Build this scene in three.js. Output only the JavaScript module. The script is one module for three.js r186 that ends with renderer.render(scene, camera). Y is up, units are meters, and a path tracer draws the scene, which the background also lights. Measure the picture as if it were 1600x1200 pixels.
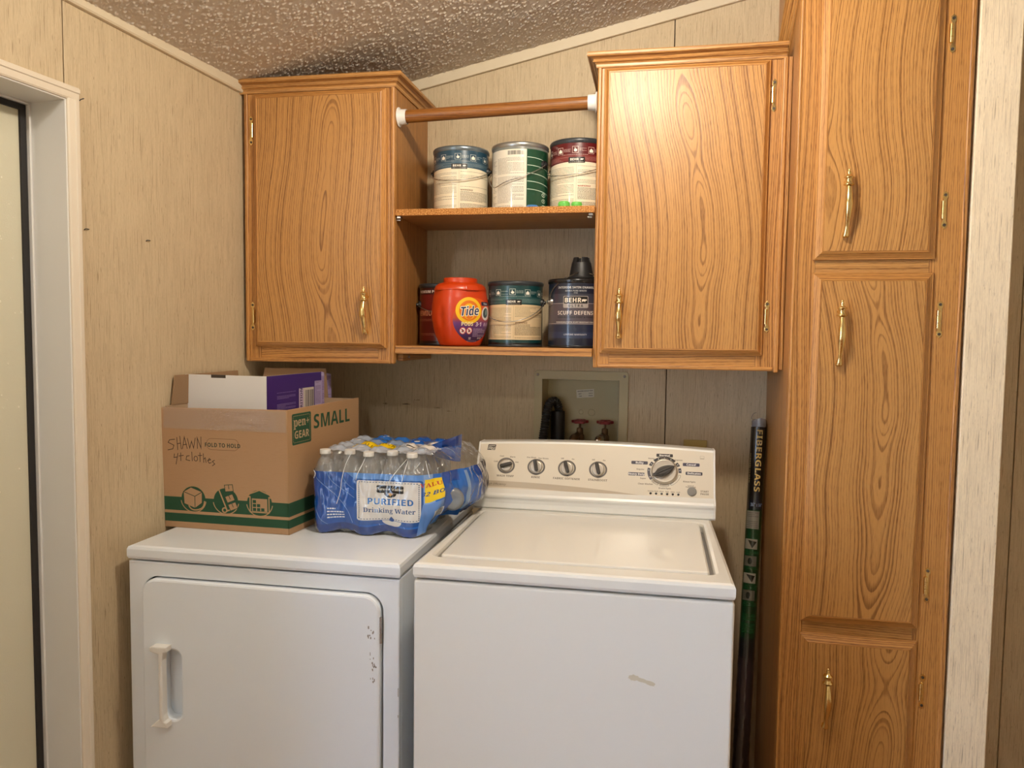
import * as THREE from 'three';
import { mergeGeometries } from 'three/addons/utils/BufferGeometryUtils.js';
import { RoundedBoxGeometry } from 'three/addons/geometries/RoundedBoxGeometry.js';
import { createNoise2D, createNoise3D } from 'simplex-noise';

// ---------------------------------------------------------------- camera, light, exposure
const scene = new THREE.Scene();
const camera = new THREE.PerspectiveCamera(53.25, 4 / 3, 0.05, 30);
camera.position.set(1.2472, 1.4407, 2.5054);
camera.rotation.set(-0.0638, 0.1861, 0.012, 'YXZ');
const renderer = new THREE.WebGLRenderer({ antialias: true });
renderer.toneMapping = THREE.LinearToneMapping;
renderer.toneMappingExposure = 0.62;
renderer.shadowMap.enabled = true;
scene.background = new THREE.Color(13.5, 17.8, 24.5);          // overcast daylight beyond the glazed opening in the left wall, behind the camera
// two ceiling lamps, both just out of the frame: [x, y, z, candela, colour]
const LAMPS = [[1.15, 2.37, 1.16, 5.5, new THREE.Color(1.0, 0.885, 0.72), 'near the washer'], [0.08, 2.125, 1.90, 1.05, new THREE.Color(1.0, 0.92, 0.80), 'near the left wall']];
for (const [x, y, z, cd, color] of LAMPS) {
  const l = new THREE.PointLight(color, cd); l.position.set(x, y, z); l.shadow.radius = 2.2; l.castShadow = true; l.shadow.mapSize.set(2048, 2048); scene.add(l);
}

const PI = Math.PI;
// ---------------------------------------------------------------- helpers
function mulberry(a) { return () => { a = (a + 0x6d2b79f5) | 0; let t = Math.imul(a ^ (a >>> 15), 1 | a); t = (t + Math.imul(t ^ (t >>> 7), 61 | t)) ^ t; return ((t ^ (t >>> 14)) >>> 0) / 4294967296; }; }
const rnd = mulberry(20240);
const n2 = createNoise2D(mulberry(7)), n2b = createNoise2D(mulberry(91)), n3 = createNoise3D(mulberry(55));
const clamp = (x, a = 0, b = 1) => Math.min(b, Math.max(a, x)), lerp = (a, b, t) => a + (b - a) * t;
const smooth = (a, b, x) => { const t = clamp((x - a) / (b - a)); return t * t * (3 - 2 * t); };
const used = {};
function numbered(n) { if (!(n in used)) { used[n] = 0; return n; } used[n]++; return n + '_' + String(used[n]).padStart(3, '0'); }

// uv in metres: v runs along the grain axis
function muv(g0, grain = 'y', ou = 0, ov = 0) {
  const g = g0.index ? g0.toNonIndexed() : g0, p = g.attributes.position, uv = new Float32Array(p.count * 2);
  const a = new THREE.Vector3(), b = new THREE.Vector3(), c = new THREE.Vector3(), n = new THREE.Vector3();
  const K = { x: 0, y: 1, z: 2 }[grain];
  for (let i = 0; i < p.count; i += 3) {
    a.fromBufferAttribute(p, i); b.fromBufferAttribute(p, i + 1); c.fromBufferAttribute(p, i + 2);
    n.copy(b).sub(a).cross(c.clone().sub(a));
    const m = [Math.abs(n.x), Math.abs(n.y), Math.abs(n.z)], ax = m[0] >= m[1] && m[0] >= m[2] ? 0 : m[1] >= m[2] ? 1 : 2;
    let vi = K, ui;
    if (vi === ax) { vi = (ax + 1) % 3; ui = (ax + 2) % 3; } else ui = 3 - vi - ax;
    [a, b, c].forEach((q, k) => { const e = [q.x, q.y, q.z]; uv[(i + k) * 2] = e[ui] + ou; uv[(i + k) * 2 + 1] = e[vi] + ov; });
  }
  g.setAttribute('uv', new THREE.BufferAttribute(uv, 2));
  return g;
}
function prep(g) { const h = g.index ? g.toNonIndexed() : g; for (const k of Object.keys(h.attributes)) if (!['position', 'normal', 'uv'].includes(k)) h.deleteAttribute(k); if (!h.attributes.normal) h.computeVertexNormals(); if (!h.attributes.uv) h.setAttribute('uv', new THREE.BufferAttribute(new Float32Array(h.attributes.position.count * 2), 2)); h.groups.length = 0; return h; }
function merge(gs) { return gs.length === 1 ? prep(gs[0]) : mergeGeometries(gs.map(prep)); }
function obj(name, gs, mat, parent = scene) {
  const m = new THREE.Mesh(Array.isArray(gs) ? merge(gs) : gs, mat);
  m.name = parent === scene ? numbered(name) : name; m.castShadow = m.receiveShadow = true; parent.add(m); return m;
}
function tag(o, label, category, group) { o.userData.label = label; o.userData.category = category; if (group) o.userData.group = group; return o; }
function thing(name, label, category, pos = [0, 0, 0], turn = 0, group) {
  const o = new THREE.Group(); o.name = numbered(name); o.position.set(...pos); o.rotation.y = turn; scene.add(o); return tag(o, label, category, group);
}
function struct(o) { o.userData.kind = 'structure'; return o; }
function sgroup(name) { const o = new THREE.Group(); o.name = numbered(name); scene.add(o); return struct(o); }
// box from corner to corner
function bx(x0, x1, y0, y1, z0, z1, r = 0, grain = 'y', ou = 0, ov = 0) {
  const w = x1 - x0, h = y1 - y0, d = z1 - z0, rr = Math.min(r, w / 2.01, h / 2.01, d / 2.01);
  const g = rr > 0 ? new RoundedBoxGeometry(w, h, d, 2, rr) : new THREE.BoxGeometry(w, h, d);
  g.translate((x0 + x1) / 2, (y0 + y1) / 2, (z0 + z1) / 2);
  return muv(g, grain, ou, ov);
}
function cyl(r0, r1, h, x, y, z, axis = 'y', seg = 24) {
  const g = new THREE.CylinderGeometry(r0, r1, h, seg);
  if (axis === 'x') g.rotateZ(-Math.PI / 2); if (axis === 'z') g.rotateX(Math.PI / 2);
  g.translate(x, y, z); return g;
}
function lathe(pts, seg = 40) { return new THREE.LatheGeometry(pts.map(([r, y]) => new THREE.Vector2(r, y)), seg); }
function tube(pts, r, seg = 40, rad = 8, closed = false) { return new THREE.TubeGeometry(new THREE.CatmullRomCurve3(pts.map((p) => new THREE.Vector3(...p)), closed), seg, r, rad, closed); }
// quads -> geometry
function quads(list) { // each: [A,B,C,D, (uvA..D)]
  const P = [], U = [];
  for (const q of list) for (const k of [0, 1, 2, 0, 2, 3]) { P.push(...q[k]); U.push(...(q[4] ? q[4][k] : [0, 0])); }
  const g = new THREE.BufferGeometry(); g.setAttribute('position', new THREE.Float32BufferAttribute(P, 3)); g.setAttribute('uv', new THREE.Float32BufferAttribute(U, 2)); g.computeVertexNormals(); return g;
}
// parametric grid surface with smooth normals
function grid(nu, nv, f, flip = false) {
  const P = [], U = [], I = [];
  for (let j = 0; j <= nv; j++) for (let i = 0; i <= nu; i++) { const u = i / nu, v = j / nv; P.push(...f(u, v)); U.push(u, v); }
  for (let j = 0; j < nv; j++) for (let i = 0; i < nu; i++) { const a = j * (nu + 1) + i, b = a + 1, c = a + nu + 2, d = a + nu + 1; flip ? I.push(a, c, b, a, d, c) : I.push(a, b, c, a, c, d); }
  const g = new THREE.BufferGeometry(); g.setAttribute('position', new THREE.Float32BufferAttribute(P, 3)); g.setAttribute('uv', new THREE.Float32BufferAttribute(U, 2)); g.setIndex(I); g.computeVertexNormals(); return g;
}
// moulding swept along an xz polyline with mitres; profile = [out, up]; out lies to the right of travel... sign picks the side
function mould(path, profile, y0, side = 1, ou = 0) {
  const n = path.length, dirs = [], P = [];
  for (let i = 0; i < n - 1; i++) { const dx = path[i + 1][0] - path[i][0], dz = path[i + 1][1] - path[i][1], l = Math.hypot(dx, dz); dirs.push([dx / l, dz / l]); }
  const nor = (d) => [-d[1] * side, d[0] * side], off = [];
  for (let i = 0; i < n; i++) {
    const a = nor(dirs[Math.max(0, i - 1)]), b = nor(dirs[Math.min(n - 2, i)]);
    let mx = a[0] + b[0], mz = a[1] + b[1]; const l = Math.hypot(mx, mz); mx /= l; mz /= l; const c = mx * a[0] + mz * a[1]; off.push([mx / c, mz / c]);
  }
  const pt = (i, k) => [path[i][0] + off[i][0] * profile[k][0], y0 + profile[k][1], path[i][1] + off[i][1] * profile[k][0]];
  const Q = []; let run = 0;
  for (let i = 0; i < n - 1; i++) {
    const len = Math.hypot(path[i + 1][0] - path[i][0], path[i + 1][1] - path[i][1]); let s = 0;
    for (let k = 0; k < profile.length - 1; k++) {
      const ds = Math.hypot(profile[k + 1][0] - profile[k][0], profile[k + 1][1] - profile[k][1]);
      const uv = [[ou + s, run], [ou + s, run + len], [ou + s + ds, run + len], [ou + s + ds, run]];
      const q = [pt(i, k), pt(i + 1, k), pt(i + 1, k + 1), pt(i, k + 1)];
      Q.push(side > 0 ? [q[0], q[3], q[2], q[1], [uv[0], uv[3], uv[2], uv[1]]] : [...q, uv]); s += ds;
    }
    run += len;
  }
  for (const [i, f] of [[0, side > 0], [n - 1, side < 0]]) for (let k = 1; k < profile.length - 1; k++) { const q = [pt(i, 0), pt(i, k), pt(i, k + 1), pt(i, k + 1)]; Q.push(f ? q : [q[0], q[2], q[1], q[1]]); }
  return quads(Q);
}
// mitred rectangular frame in the xy plane: profile = [inset, z]
function frameSweep(x0, x1, y0, y1, profile, ou = 0, ov = 0, z0 = 0) {
  const Q = [];
  const c = (k) => { const [i, z] = profile[k]; return [[x0 + i, y0 + i, z0 + z], [x1 - i, y0 + i, z0 + z], [x1 - i, y1 - i, z0 + z], [x0 + i, y1 - i, z0 + z]]; };
  let s = 0;
  for (let k = 0; k < profile.length - 1; k++) {
    const a = c(k), b = c(k + 1), ds = Math.hypot(profile[k + 1][0] - profile[k][0], profile[k + 1][1] - profile[k][1]);
    for (let e = 0; e < 4; e++) {
      const f = (e + 1) % 4, al = e % 2 ? 1 : 0, A = a[e], B = a[f], C = b[f], D = b[e], o = e * 0.07;
      Q.push([A, B, C, D, [[ou + o + s, ov + A[al]], [ou + o + s, ov + B[al]], [ou + o + s + ds, ov + C[al]], [ou + o + s + ds, ov + D[al]]]]);
    }
    s += ds;
  }
  return quads(Q);
}
function rrect(x0, x1, y0, y1, r) {
  const s = new THREE.Shape(); s.moveTo(x0 + r, y0); s.lineTo(x1 - r, y0); s.absarc(x1 - r, y0 + r, r, -Math.PI / 2, 0); s.lineTo(x1, y1 - r); s.absarc(x1 - r, y1 - r, r, 0, Math.PI / 2);
  s.lineTo(x0 + r, y1); s.absarc(x0 + r, y1 - r, r, Math.PI / 2, Math.PI); s.lineTo(x0, y0 + r); s.absarc(x0 + r, y0 + r, r, Math.PI, 1.5 * Math.PI); return s;
}
function poly(pts) { const s = new THREE.Shape(); pts.forEach(([x, y], i) => (i ? s.lineTo(x, y) : s.moveTo(x, y))); s.closePath(); return s; }
function clean(shape, seg) {
  const dd = (p) => { const o = []; for (const q of p) if (!o.length || o[o.length - 1].distanceTo(q) > 1e-6) o.push(q); while (o.length > 1 && o[0].distanceTo(o[o.length - 1]) < 1e-6) o.pop(); return o; };
  const s = new THREE.Shape(dd(shape.getPoints(seg))); for (const h of shape.holes) s.holes.push(new THREE.Path(dd(h.getPoints(seg)))); return s;
}
function extr(shape0, depth, bevel = 0, z = 0, seg = 10) { const shape = clean(shape0, seg); const g = new THREE.ExtrudeGeometry(shape, { depth: depth - 2 * bevel, bevelEnabled: bevel > 0, bevelThickness: bevel, bevelSize: bevel, bevelOffset: -bevel, bevelSegments: 2, curveSegments: seg }); g.translate(0, 0, z + bevel); return g; }
function uvRect(g, x0, x1, y0, y1, ax = 0, ay = 1) { const p = g.attributes.position, uv = new Float32Array(p.count * 2); for (let i = 0; i < p.count; i++) { uv[2 * i] = (p.getComponent(i, ax) - x0) / (x1 - x0); uv[2 * i + 1] = (p.getComponent(i, ay) - y0) / (y1 - y0); } g.setAttribute('uv', new THREE.BufferAttribute(uv, 2)); return g; }

// ---------------------------------------------------------------- textures
function dataTex(w, h, f, srgb = true, mirror = true) {
  const d = new Uint8Array(w * h * 4);
  for (let y = 0; y < h; y++) for (let x = 0; x < w; x++) { const c = f(x, y), o = (y * w + x) * 4; d[o] = clamp(c[0], 0, 255); d[o + 1] = clamp(c[1], 0, 255); d[o + 2] = clamp(c[2], 0, 255); d[o + 3] = 255; }
  const t = new THREE.DataTexture(d, w, h); t.magFilter = THREE.LinearFilter; t.minFilter = THREE.LinearMipmapLinearFilter; t.generateMipmaps = true;
  if (srgb) t.colorSpace = THREE.SRGBColorSpace; t.wrapS = t.wrapT = mirror ? THREE.MirroredRepeatWrapping : THREE.RepeatWrapping; t.needsUpdate = true; return t;
}
function canvasTex(w, h, draw) {
  const c = document.createElement('canvas'); c.width = w; c.height = h; const g = c.getContext('2d'); draw(g, w, h);
  const t = new THREE.CanvasTexture(c); t.colorSpace = THREE.SRGBColorSpace; t.anisotropy = 8; return t;
}
// oak: sawn through the growth rings, dark late wood lines, open pores
function oakTex(seed, cathedral, W, H, wm, hm) {
  const na = createNoise2D(mulberry(seed)), nb = createNoise2D(mulberry(seed + 1)), col = [];
  const px = new Float32Array(W);
  const t = dataTex(W, H, (ix, iy) => {
    const x = (ix / W) * wm, y = (iy / H) * hm;
    let R;
    const wob = 0.010 * na(x * 1.6, y * 1.0) + 0.0022 * nb(x * 7, y * 2.6) + 0.0005 * na(x * 40 + 40, y * 9);
    if (cathedral) {
      const cx = wm * 0.46 + 0.05 * na(3.1, y * 1.1), dx = x - cx + wob, yy = y - hm * 0.52;
      const d = 0.075 * yy + 0.016 * nb(7.7, y * 3.1) + 0.005 * na(x * 3, y * 1.3 + 9);
      R = Math.sqrt(dx * dx * 0.9 + d * d + 0.00006) + 0.002 * nb(x * 4 + 11, y * 0.7);
    } else R = x + 0.6 * wob + 0.02 * na(x * 1.2 + 3, y * 0.5) + 5;
    const k = R / (cathedral ? 0.0066 : 0.0062) + 0.35 * na(R * 160, 4.4), f = k - Math.floor(k);
    const str = 0.62 + 0.3 * nb(Math.floor(k) * 0.73, 2.2 + y * 0.4);
    let dark = (smooth(0.30, 0.86, f) * (1 - smooth(0.90, 1.0, f))) * str;
    const xr = x + 0.5 * wob, pore = nb(xr * 300 + 5, y * 16) * 0.62 + na(xr * 640, y * 34 + 3) * 0.5;
    dark += 0.50 * smooth(-0.05, 0.75, pore) * (0.6 + 0.4 * smooth(0.3, 0.9, f)) - 0.08;
    const tone = 0.5 + 0.5 * na(x * 3.5 + 20, y * 0.55) * 0.5 + 0.12 * nb(x * 60, y * 1.2);
    const L = [188 + 12 * tone, 136 + 12 * tone, 74 + 11 * tone], D = [120, 76, 34], s = clamp(dark, 0, 1) * 0.98;
    return [lerp(L[0], D[0], s), lerp(L[1], D[1], s), lerp(L[2], D[2], s)];
  });
  t.repeat.set(1 / wm, 1 / hm); return t;
}
const oakA = oakTex(11, true, 1024, 2048, 0.62, 1.24), oakB = oakTex(37, true, 1024, 2048, 0.62, 1.24), oakS = oakTex(71, false, 512, 2048, 0.4, 1.6);
// vinyl wallboard: warm beige with fine vertical threads and darker slubs
const vinyl = (() => {
  const W = 1024, H = 1024, m = new Float32Array(W * H), r = mulberry(301);
  for (let i = 0; i < 8200; i++) {
    const x = Math.floor(r() * W), y0 = Math.floor(r() * H), big = r(), len = 8 + Math.floor(Math.pow(r(), 2.2) * 120), s = (0.18 + 0.6 * r()) * (big > 0.86 ? 1.35 : 0.7), w = big > 0.95 ? 2 : 1;
    for (let k = 0; k < len; k++) for (let j = 0; j < w; j++) { const o = ((y0 + k) % H) * W + (x + j) % W; m[o] = Math.max(m[o], s * Math.sin(((k + 0.5) / len) * Math.PI)); }
  }
  const colv = Array.from({ length: W }, (_, i) => 0.5 * n2(i * 0.9, 1) + 0.5 * n2(i * 0.33, 5));
  const t = dataTex(W, H, (x, y) => {
    const wob = 0.5 * n2b(x * 0.05, y * 0.006) + 0.5 * n2(x * 0.012, y * 0.004), s = 0.5 * m[y * W + x] + 0.055 * colv[x] + 0.05 * wob + 0.05 * n2(x * 0.8, y * 0.05);
    const k = clamp(s, -0.1, 1);
    return [201 - 88 * k, 182 - 90 * k, 150 - 84 * k];
  }, true, false);
  t.repeat.set(1 / 0.82, 1 / 0.82); return t;
})();
const chip = (() => { const t = dataTex(512, 128, (x, y) => { const a = n2(x * 0.045, y * 0.10), b = n2b(x * 0.10 + 9, y * 0.2), c = a * 0.7 + b * 0.6; const s = c > 0.3 ? 0.75 : c < -0.3 ? -0.85 : c * 0.6; return [184 + 48 * s, 124 + 50 * s, 60 + 44 * s]; }); t.repeat.set(1 / 0.18, 1 / 0.045); return t; })();

// ---------------------------------------------------------------- materials
const S = (o) => new THREE.MeshStandardMaterial(o), Ph = (o) => new THREE.MeshPhysicalMaterial(o), lin = (r, g, b) => new THREE.Color().setRGB(r, g, b);
const oak = (map, tint = [1, 1, 1], rough = 0.42) => Ph({ map, color: lin(...tint), roughness: rough, clearcoat: 0.25, clearcoatRoughness: 0.35, bumpMap: map, bumpScale: 0.0004 });
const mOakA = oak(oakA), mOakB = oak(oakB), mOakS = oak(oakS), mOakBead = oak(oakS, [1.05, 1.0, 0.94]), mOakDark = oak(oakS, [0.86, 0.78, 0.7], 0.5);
const mVinyl = S({ map: vinyl, roughness: 0.62, bumpMap: vinyl, bumpScale: 0.0005 });
const mTrim = S({ color: lin(0.66, 0.57, 0.42), roughness: 0.5 }), mCasing = S({ color: lin(0.74, 0.66, 0.54), roughness: 0.45 });
const mJamb = S({ color: lin(0.72, 0.71, 0.69), roughness: 0.4 }), mDoor = S({ color: lin(0.64, 0.61, 0.47), roughness: 0.5 }), mGasket = S({ color: lin(0.018, 0.016, 0.016), roughness: 0.7 });
const mCeil = S({ color: lin(0.62, 0.55, 0.47), roughness: 0.9 }), mPlain = S({ color: lin(0.6, 0.52, 0.4), roughness: 0.8 }), mFloor = oak(oakS, [0.7, 0.62, 0.55]);
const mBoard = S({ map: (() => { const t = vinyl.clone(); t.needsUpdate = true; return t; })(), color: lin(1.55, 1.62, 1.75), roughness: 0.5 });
const mEnamel = Ph({ color: lin(0.77, 0.76, 0.715), roughness: 0.32, clearcoat: 0.5, clearcoatRoughness: 0.12 }), mEnamelD = Ph({ color: lin(0.80, 0.85, 0.91), roughness: 0.34, clearcoat: 0.45, clearcoatRoughness: 0.15 });
const mPlasticW = S({ color: lin(0.78, 0.76, 0.72), roughness: 0.35 }), mGap = S({ color: lin(0.03, 0.03, 0.03), roughness: 0.8 });
const mBrass = S({ color: lin(0.86, 0.64, 0.28), roughness: 0.2, metalness: 1 }), mBrassOld = S({ color: lin(0.13, 0.075, 0.035), roughness: 0.42, metalness: 0.45 }), mChrome = S({ color: lin(0.75, 0.74, 0.72), roughness: 0.2, metalness: 1 });
const mSteel = S({ color: lin(0.45, 0.43, 0.41), roughness: 0.32, metalness: 0.95 }), mScrew = S({ color: lin(0.12, 0.1, 0.08), roughness: 0.45, metalness: 0.7 });
const mBlack = S({ color: lin(0.014, 0.014, 0.015), roughness: 0.45 }), mBlackGloss = S({ color: lin(0.012, 0.012, 0.013), roughness: 0.22 });
const mWhite = S({ color: lin(0.78, 0.77, 0.74), roughness: 0.45 }), mCard = S({ color: lin(0.40, 0.27, 0.16), roughness: 0.85 }), mCardIn = S({ color: lin(0.30, 0.185, 0.10), roughness: 0.9 });
const mLid = S({ color: lin(0.03, 0.035, 0.04), roughness: 0.35 });

// ---------------------------------------------------------------- room shell
const WALL_X = 0.0238, SKEW = 0.105, WANG = -Math.atan(SKEW);
const ceilY = (x, z) => 2.189 + 0.2164 * (x - WALL_X) + 0.026 * z;
const FRONT_Z = 3.6, RIGHT_X = 2.106;

{ // back wall: two vinyl-covered panels with a seam, a hole for the plumbing box, studs behind
  const w = sgroup('wall_back'), T = 0.014, top = (x) => ceilY(x, 0) + 0.03;
  const sh = poly([[WALL_X - 0.03, 0], [1.278, 0], [1.278, top(1.278)], [WALL_X - 0.03, top(0)]]);
  const hole = new THREE.Path(); hole.moveTo(0.874, 1.02); hole.lineTo(0.874, 1.301); hole.lineTo(1.133, 1.301); hole.lineTo(1.133, 1.02); hole.closePath(); sh.holes.push(hole);
  obj('wall_panel', [muv(extr(sh, T, 0.001, -T))], mVinyl, w);
  obj('wall_panel', [muv(extr(poly([[1.281, 0], [2.3, 0], [2.3, top(2.3)], [1.281, top(1.281)]]), T, 0.001, -T), 'y', 0.37, 0.2)], mVinyl, w);
  obj('wall_panel', [muv(extr(poly([[2.303, 0], [3.0, 0], [3.0, top(3.0)], [2.303, top(2.303)]]), T, 0.001, -T), 'y', 0.1, 0.4)], mVinyl, w);
  obj('wall_backing', [bx(-0.2, 0.85, 0, 2.7, -0.16, -T - 0.001), bx(1.16, 3.05, 0, 2.9, -0.16, -T - 0.001), bx(0.85, 1.16, 0, 1.0, -0.16, -T - 0.001), bx(0.85, 1.16, 1.33, 2.7, -0.16, -T - 0.001), bx(-0.2, 3.05, 0, 2.9, -0.2, -0.161)], S({ color: lin(0.08, 0.06, 0.04), roughness: 0.9 }), w);
  // nail holes and scuffs on the panel
  const sc = []; const r = mulberry(8);
  for (const [x, y, l] of [[0.41, 1.20, 0.05], [0.52, 1.19, 0.03], [0.44, 1.215, 0.02], [0.33, 1.2, 0.015], [0.555, 1.18, 0.02]]) for (let i = 0; i < 5; i++) sc.push(bx(x + (r() - 0.5) * l, x + (r() - 0.5) * l + 0.006, y + (r() - 0.5) * 0.004, y + 0.0010 + (r() - 0.5) * 0.003, 0, 0.0004));
  obj('scuff_mark', sc.map((g) => g), S({ color: lin(0.33, 0.25, 0.15), roughness: 0.8 }), w);
}
// left wall in its own frame: local z runs along the wall, local x points into the room
const leftWall = sgroup('wall_left'); leftWall.position.set(WALL_X, 0, 0); leftWall.rotation.y = WANG;
const WIN = { s0: 2.25, s1: 3.35, y0: 0.25, y1: 2.08 }, OPEN = { s0: 0.9665, s1: 1.80, top: 1.961 };
{
  const T = 0.014, side = (pts, ou) => { const g = extr(poly(pts.map(([s, y]) => [-s, y])), T, 0.001, -T); g.rotateY(Math.PI / 2); return muv(g, 'y', ou, 0.11); };
  obj('wall_panel', [side([[-0.05, 0], [0.9655, 0], [0.9655, 2.3], [-0.05, 2.3]], 0.2)], mVinyl, leftWall);
  obj('wall_panel', [side([[0.968, OPEN.top], [0.968, 2.34], [2.18, 2.34], [2.18, 0], [OPEN.s1, 0], [OPEN.s1, OPEN.top]], 0.55)], mVinyl, leftWall);
  obj('wall_panel', [side([[2.183, 0], [3.75, 0], [3.75, WIN.y0], [WIN.s0, WIN.y0], [WIN.s0, WIN.y1], [3.75, WIN.y1], [3.75, 2.36], [2.183, 2.36]], 0.1), side([[WIN.s1, WIN.y0 + 0.001], [3.75, WIN.y0 + 0.001], [3.75, WIN.y1 - 0.001], [WIN.s1, WIN.y1 - 0.001]], 0.1)], mVinyl, leftWall);
  obj('wall_backing', [bx(-0.14, -T - 0.0005, 0, 2.4, -0.1, 0.9655), bx(-0.14, -T - 0.0005, 0, 2.4, OPEN.s1, WIN.s0), bx(-0.14, -T - 0.0005, 0, 2.4, WIN.s1, 3.8), bx(-0.14, -T - 0.0005, 0, WIN.y0, WIN.s0, WIN.s1), bx(-0.14, -T - 0.0005, WIN.y1, 2.4, WIN.s0, WIN.s1), bx(-0.14, -T - 0.0005, OPEN.top + 0.001, 2.4, 0.95, 1.82)], S({ color: lin(0.1, 0.08, 0.06), roughness: 0.9 }), leftWall);
  // crown along the left wall
  const cr = extr(poly([[0, 2.153], [0.010, 2.153], [0.013, 2.157], [0.013, 2.2], [0.008, 2.215], [0, 2.215]]), 3.6, 0, 0.005);
  // tilt a touch, as hung
  cr.rotateX(-0.024); cr.translate(0, -0.0, 0); 
  const c = obj('crown_strip', [muv(cr, 'z')], mTrim, leftWall); 
}
{ // door casing, jamb, gasket and door slab
  const t = sgroup('door_1'); t.position.copy(leftWall.position); t.rotation.y = WANG;
  const prof = (w0, w1) => [[0, 0], [0, 0.010], [0.004, 0.0135], [0.012, 0.0135], [0.014, 0.011], [0.027, 0.0095], [0.0305, 0.007], [0.0305, 0]];
  const pr = prof();
  const leg = (flip) => { const s = poly(pr.map(([a, b]) => [flip ? OPEN.s1 + 0.030 - a : OPEN.s0 - 0.0305 + a, b])); return s; };
  // vertical legs (mitred look comes from the head piece overlapping)
  const mk = (flip) => { const g = extr(leg(flip), OPEN.top + 0.002, 0.0005); g.applyMatrix4(new THREE.Matrix4().makeBasis(new THREE.Vector3(0, 0, 1), new THREE.Vector3(1, 0, 0), new THREE.Vector3(0, 1, 0))); return muv(g); };
  const head = extr(poly(pr.map(([a, b]) => [OPEN.top + 0.030 - a, b])), OPEN.s1 - OPEN.s0 + 0.061, 0.0005, -(OPEN.s1 + 0.0305));
  head.applyMatrix4(new THREE.Matrix4().makeBasis(new THREE.Vector3(0, 1, 0), new THREE.Vector3(1, 0, 0), new THREE.Vector3(0, 0, -1)));
  obj('casing', [mk(false)], mCasing, t); obj('casing', [mk(true)], mCasing, t); obj('casing', [muv(head, 'z')], mCasing, t);
  obj('jamb', [bx(-0.135, 0.004, 0, OPEN.top, OPEN.s0 - 0.0005, OPEN.s0 + 0.0035, 0.001)], mJamb, t);
  obj('jamb', [bx(-0.135, 0.004, 0, OPEN.top, OPEN.s1 - 0.0035, OPEN.s1 + 0.0005, 0.001)], mJamb, t);
  obj('jamb', [bx(-0.135, 0.004, OPEN.top - 0.004, OPEN.top, OPEN.s0, OPEN.s1, 0.001)], mJamb, t);
  obj('door_stop', [bx(-0.106, -0.094, 0, OPEN.top - 0.004, OPEN.s0 + 0.0035, OPEN.s0 + 0.009, 0.001), bx(-0.106, -0.094, OPEN.top - 0.010, OPEN.top - 0.004, OPEN.s0 + 0.004, OPEN.s1 - 0.004, 0.001)], mJamb, t);
  obj('gasket', [bx(-0.114, -0.102, 0, OPEN.top - 0.012, OPEN.s0 + 0.009, OPEN.s0 + 0.0245, 0.002), bx(-0.114, -0.102, OPEN.top - 0.024, OPEN.top - 0.010, OPEN.s0 + 0.009, OPEN.s1 - 0.009, 0.002)], mGasket, t);
  const slabTex = dataTex(256, 512, (x, y) => { const v = 128 + 50 * n2(x * 0.4, y * 0.4) + 30 * n2b(x * 0.15, y * 0.15); return [v, v, v]; }, false); slabTex.repeat.set(1 / 0.3, 1 / 0.6);
  mDoor.bumpMap = slabTex; mDoor.bumpScale = 0.0006;
  obj('door_slab', [bx(-0.135, -0.108, 0.01, OPEN.top - 0.013, OPEN.s0 + 0.012, OPEN.s1 - 0.012, 0.002)], mDoor, t);
  const sp = []; const r = mulberry(44);
  for (let i = 0; i < 70; i++) { const s = OPEN.s0 + 0.03 + r() * 0.2, y = 0.9 + Math.pow(r(), 0.6) * 0.98, q = 0.0012 + r() * 0.0016; const g = new THREE.SphereGeometry(q, 6, 4); g.scale(0.4, 1.2, 1); g.translate(-0.1078, y, s); sp.push(g); }
  const drops = obj('paint_speck', sp, S({ color: lin(0.8, 0.76, 0.62), roughness: 0.4 }), t); drops.userData.kind = 'stuff';
  obj('backing', [bx(-0.16, -0.137, 0, 2.1, OPEN.s0 - 0.1, OPEN.s1 + 0.1)], mGap, t);
}
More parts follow.
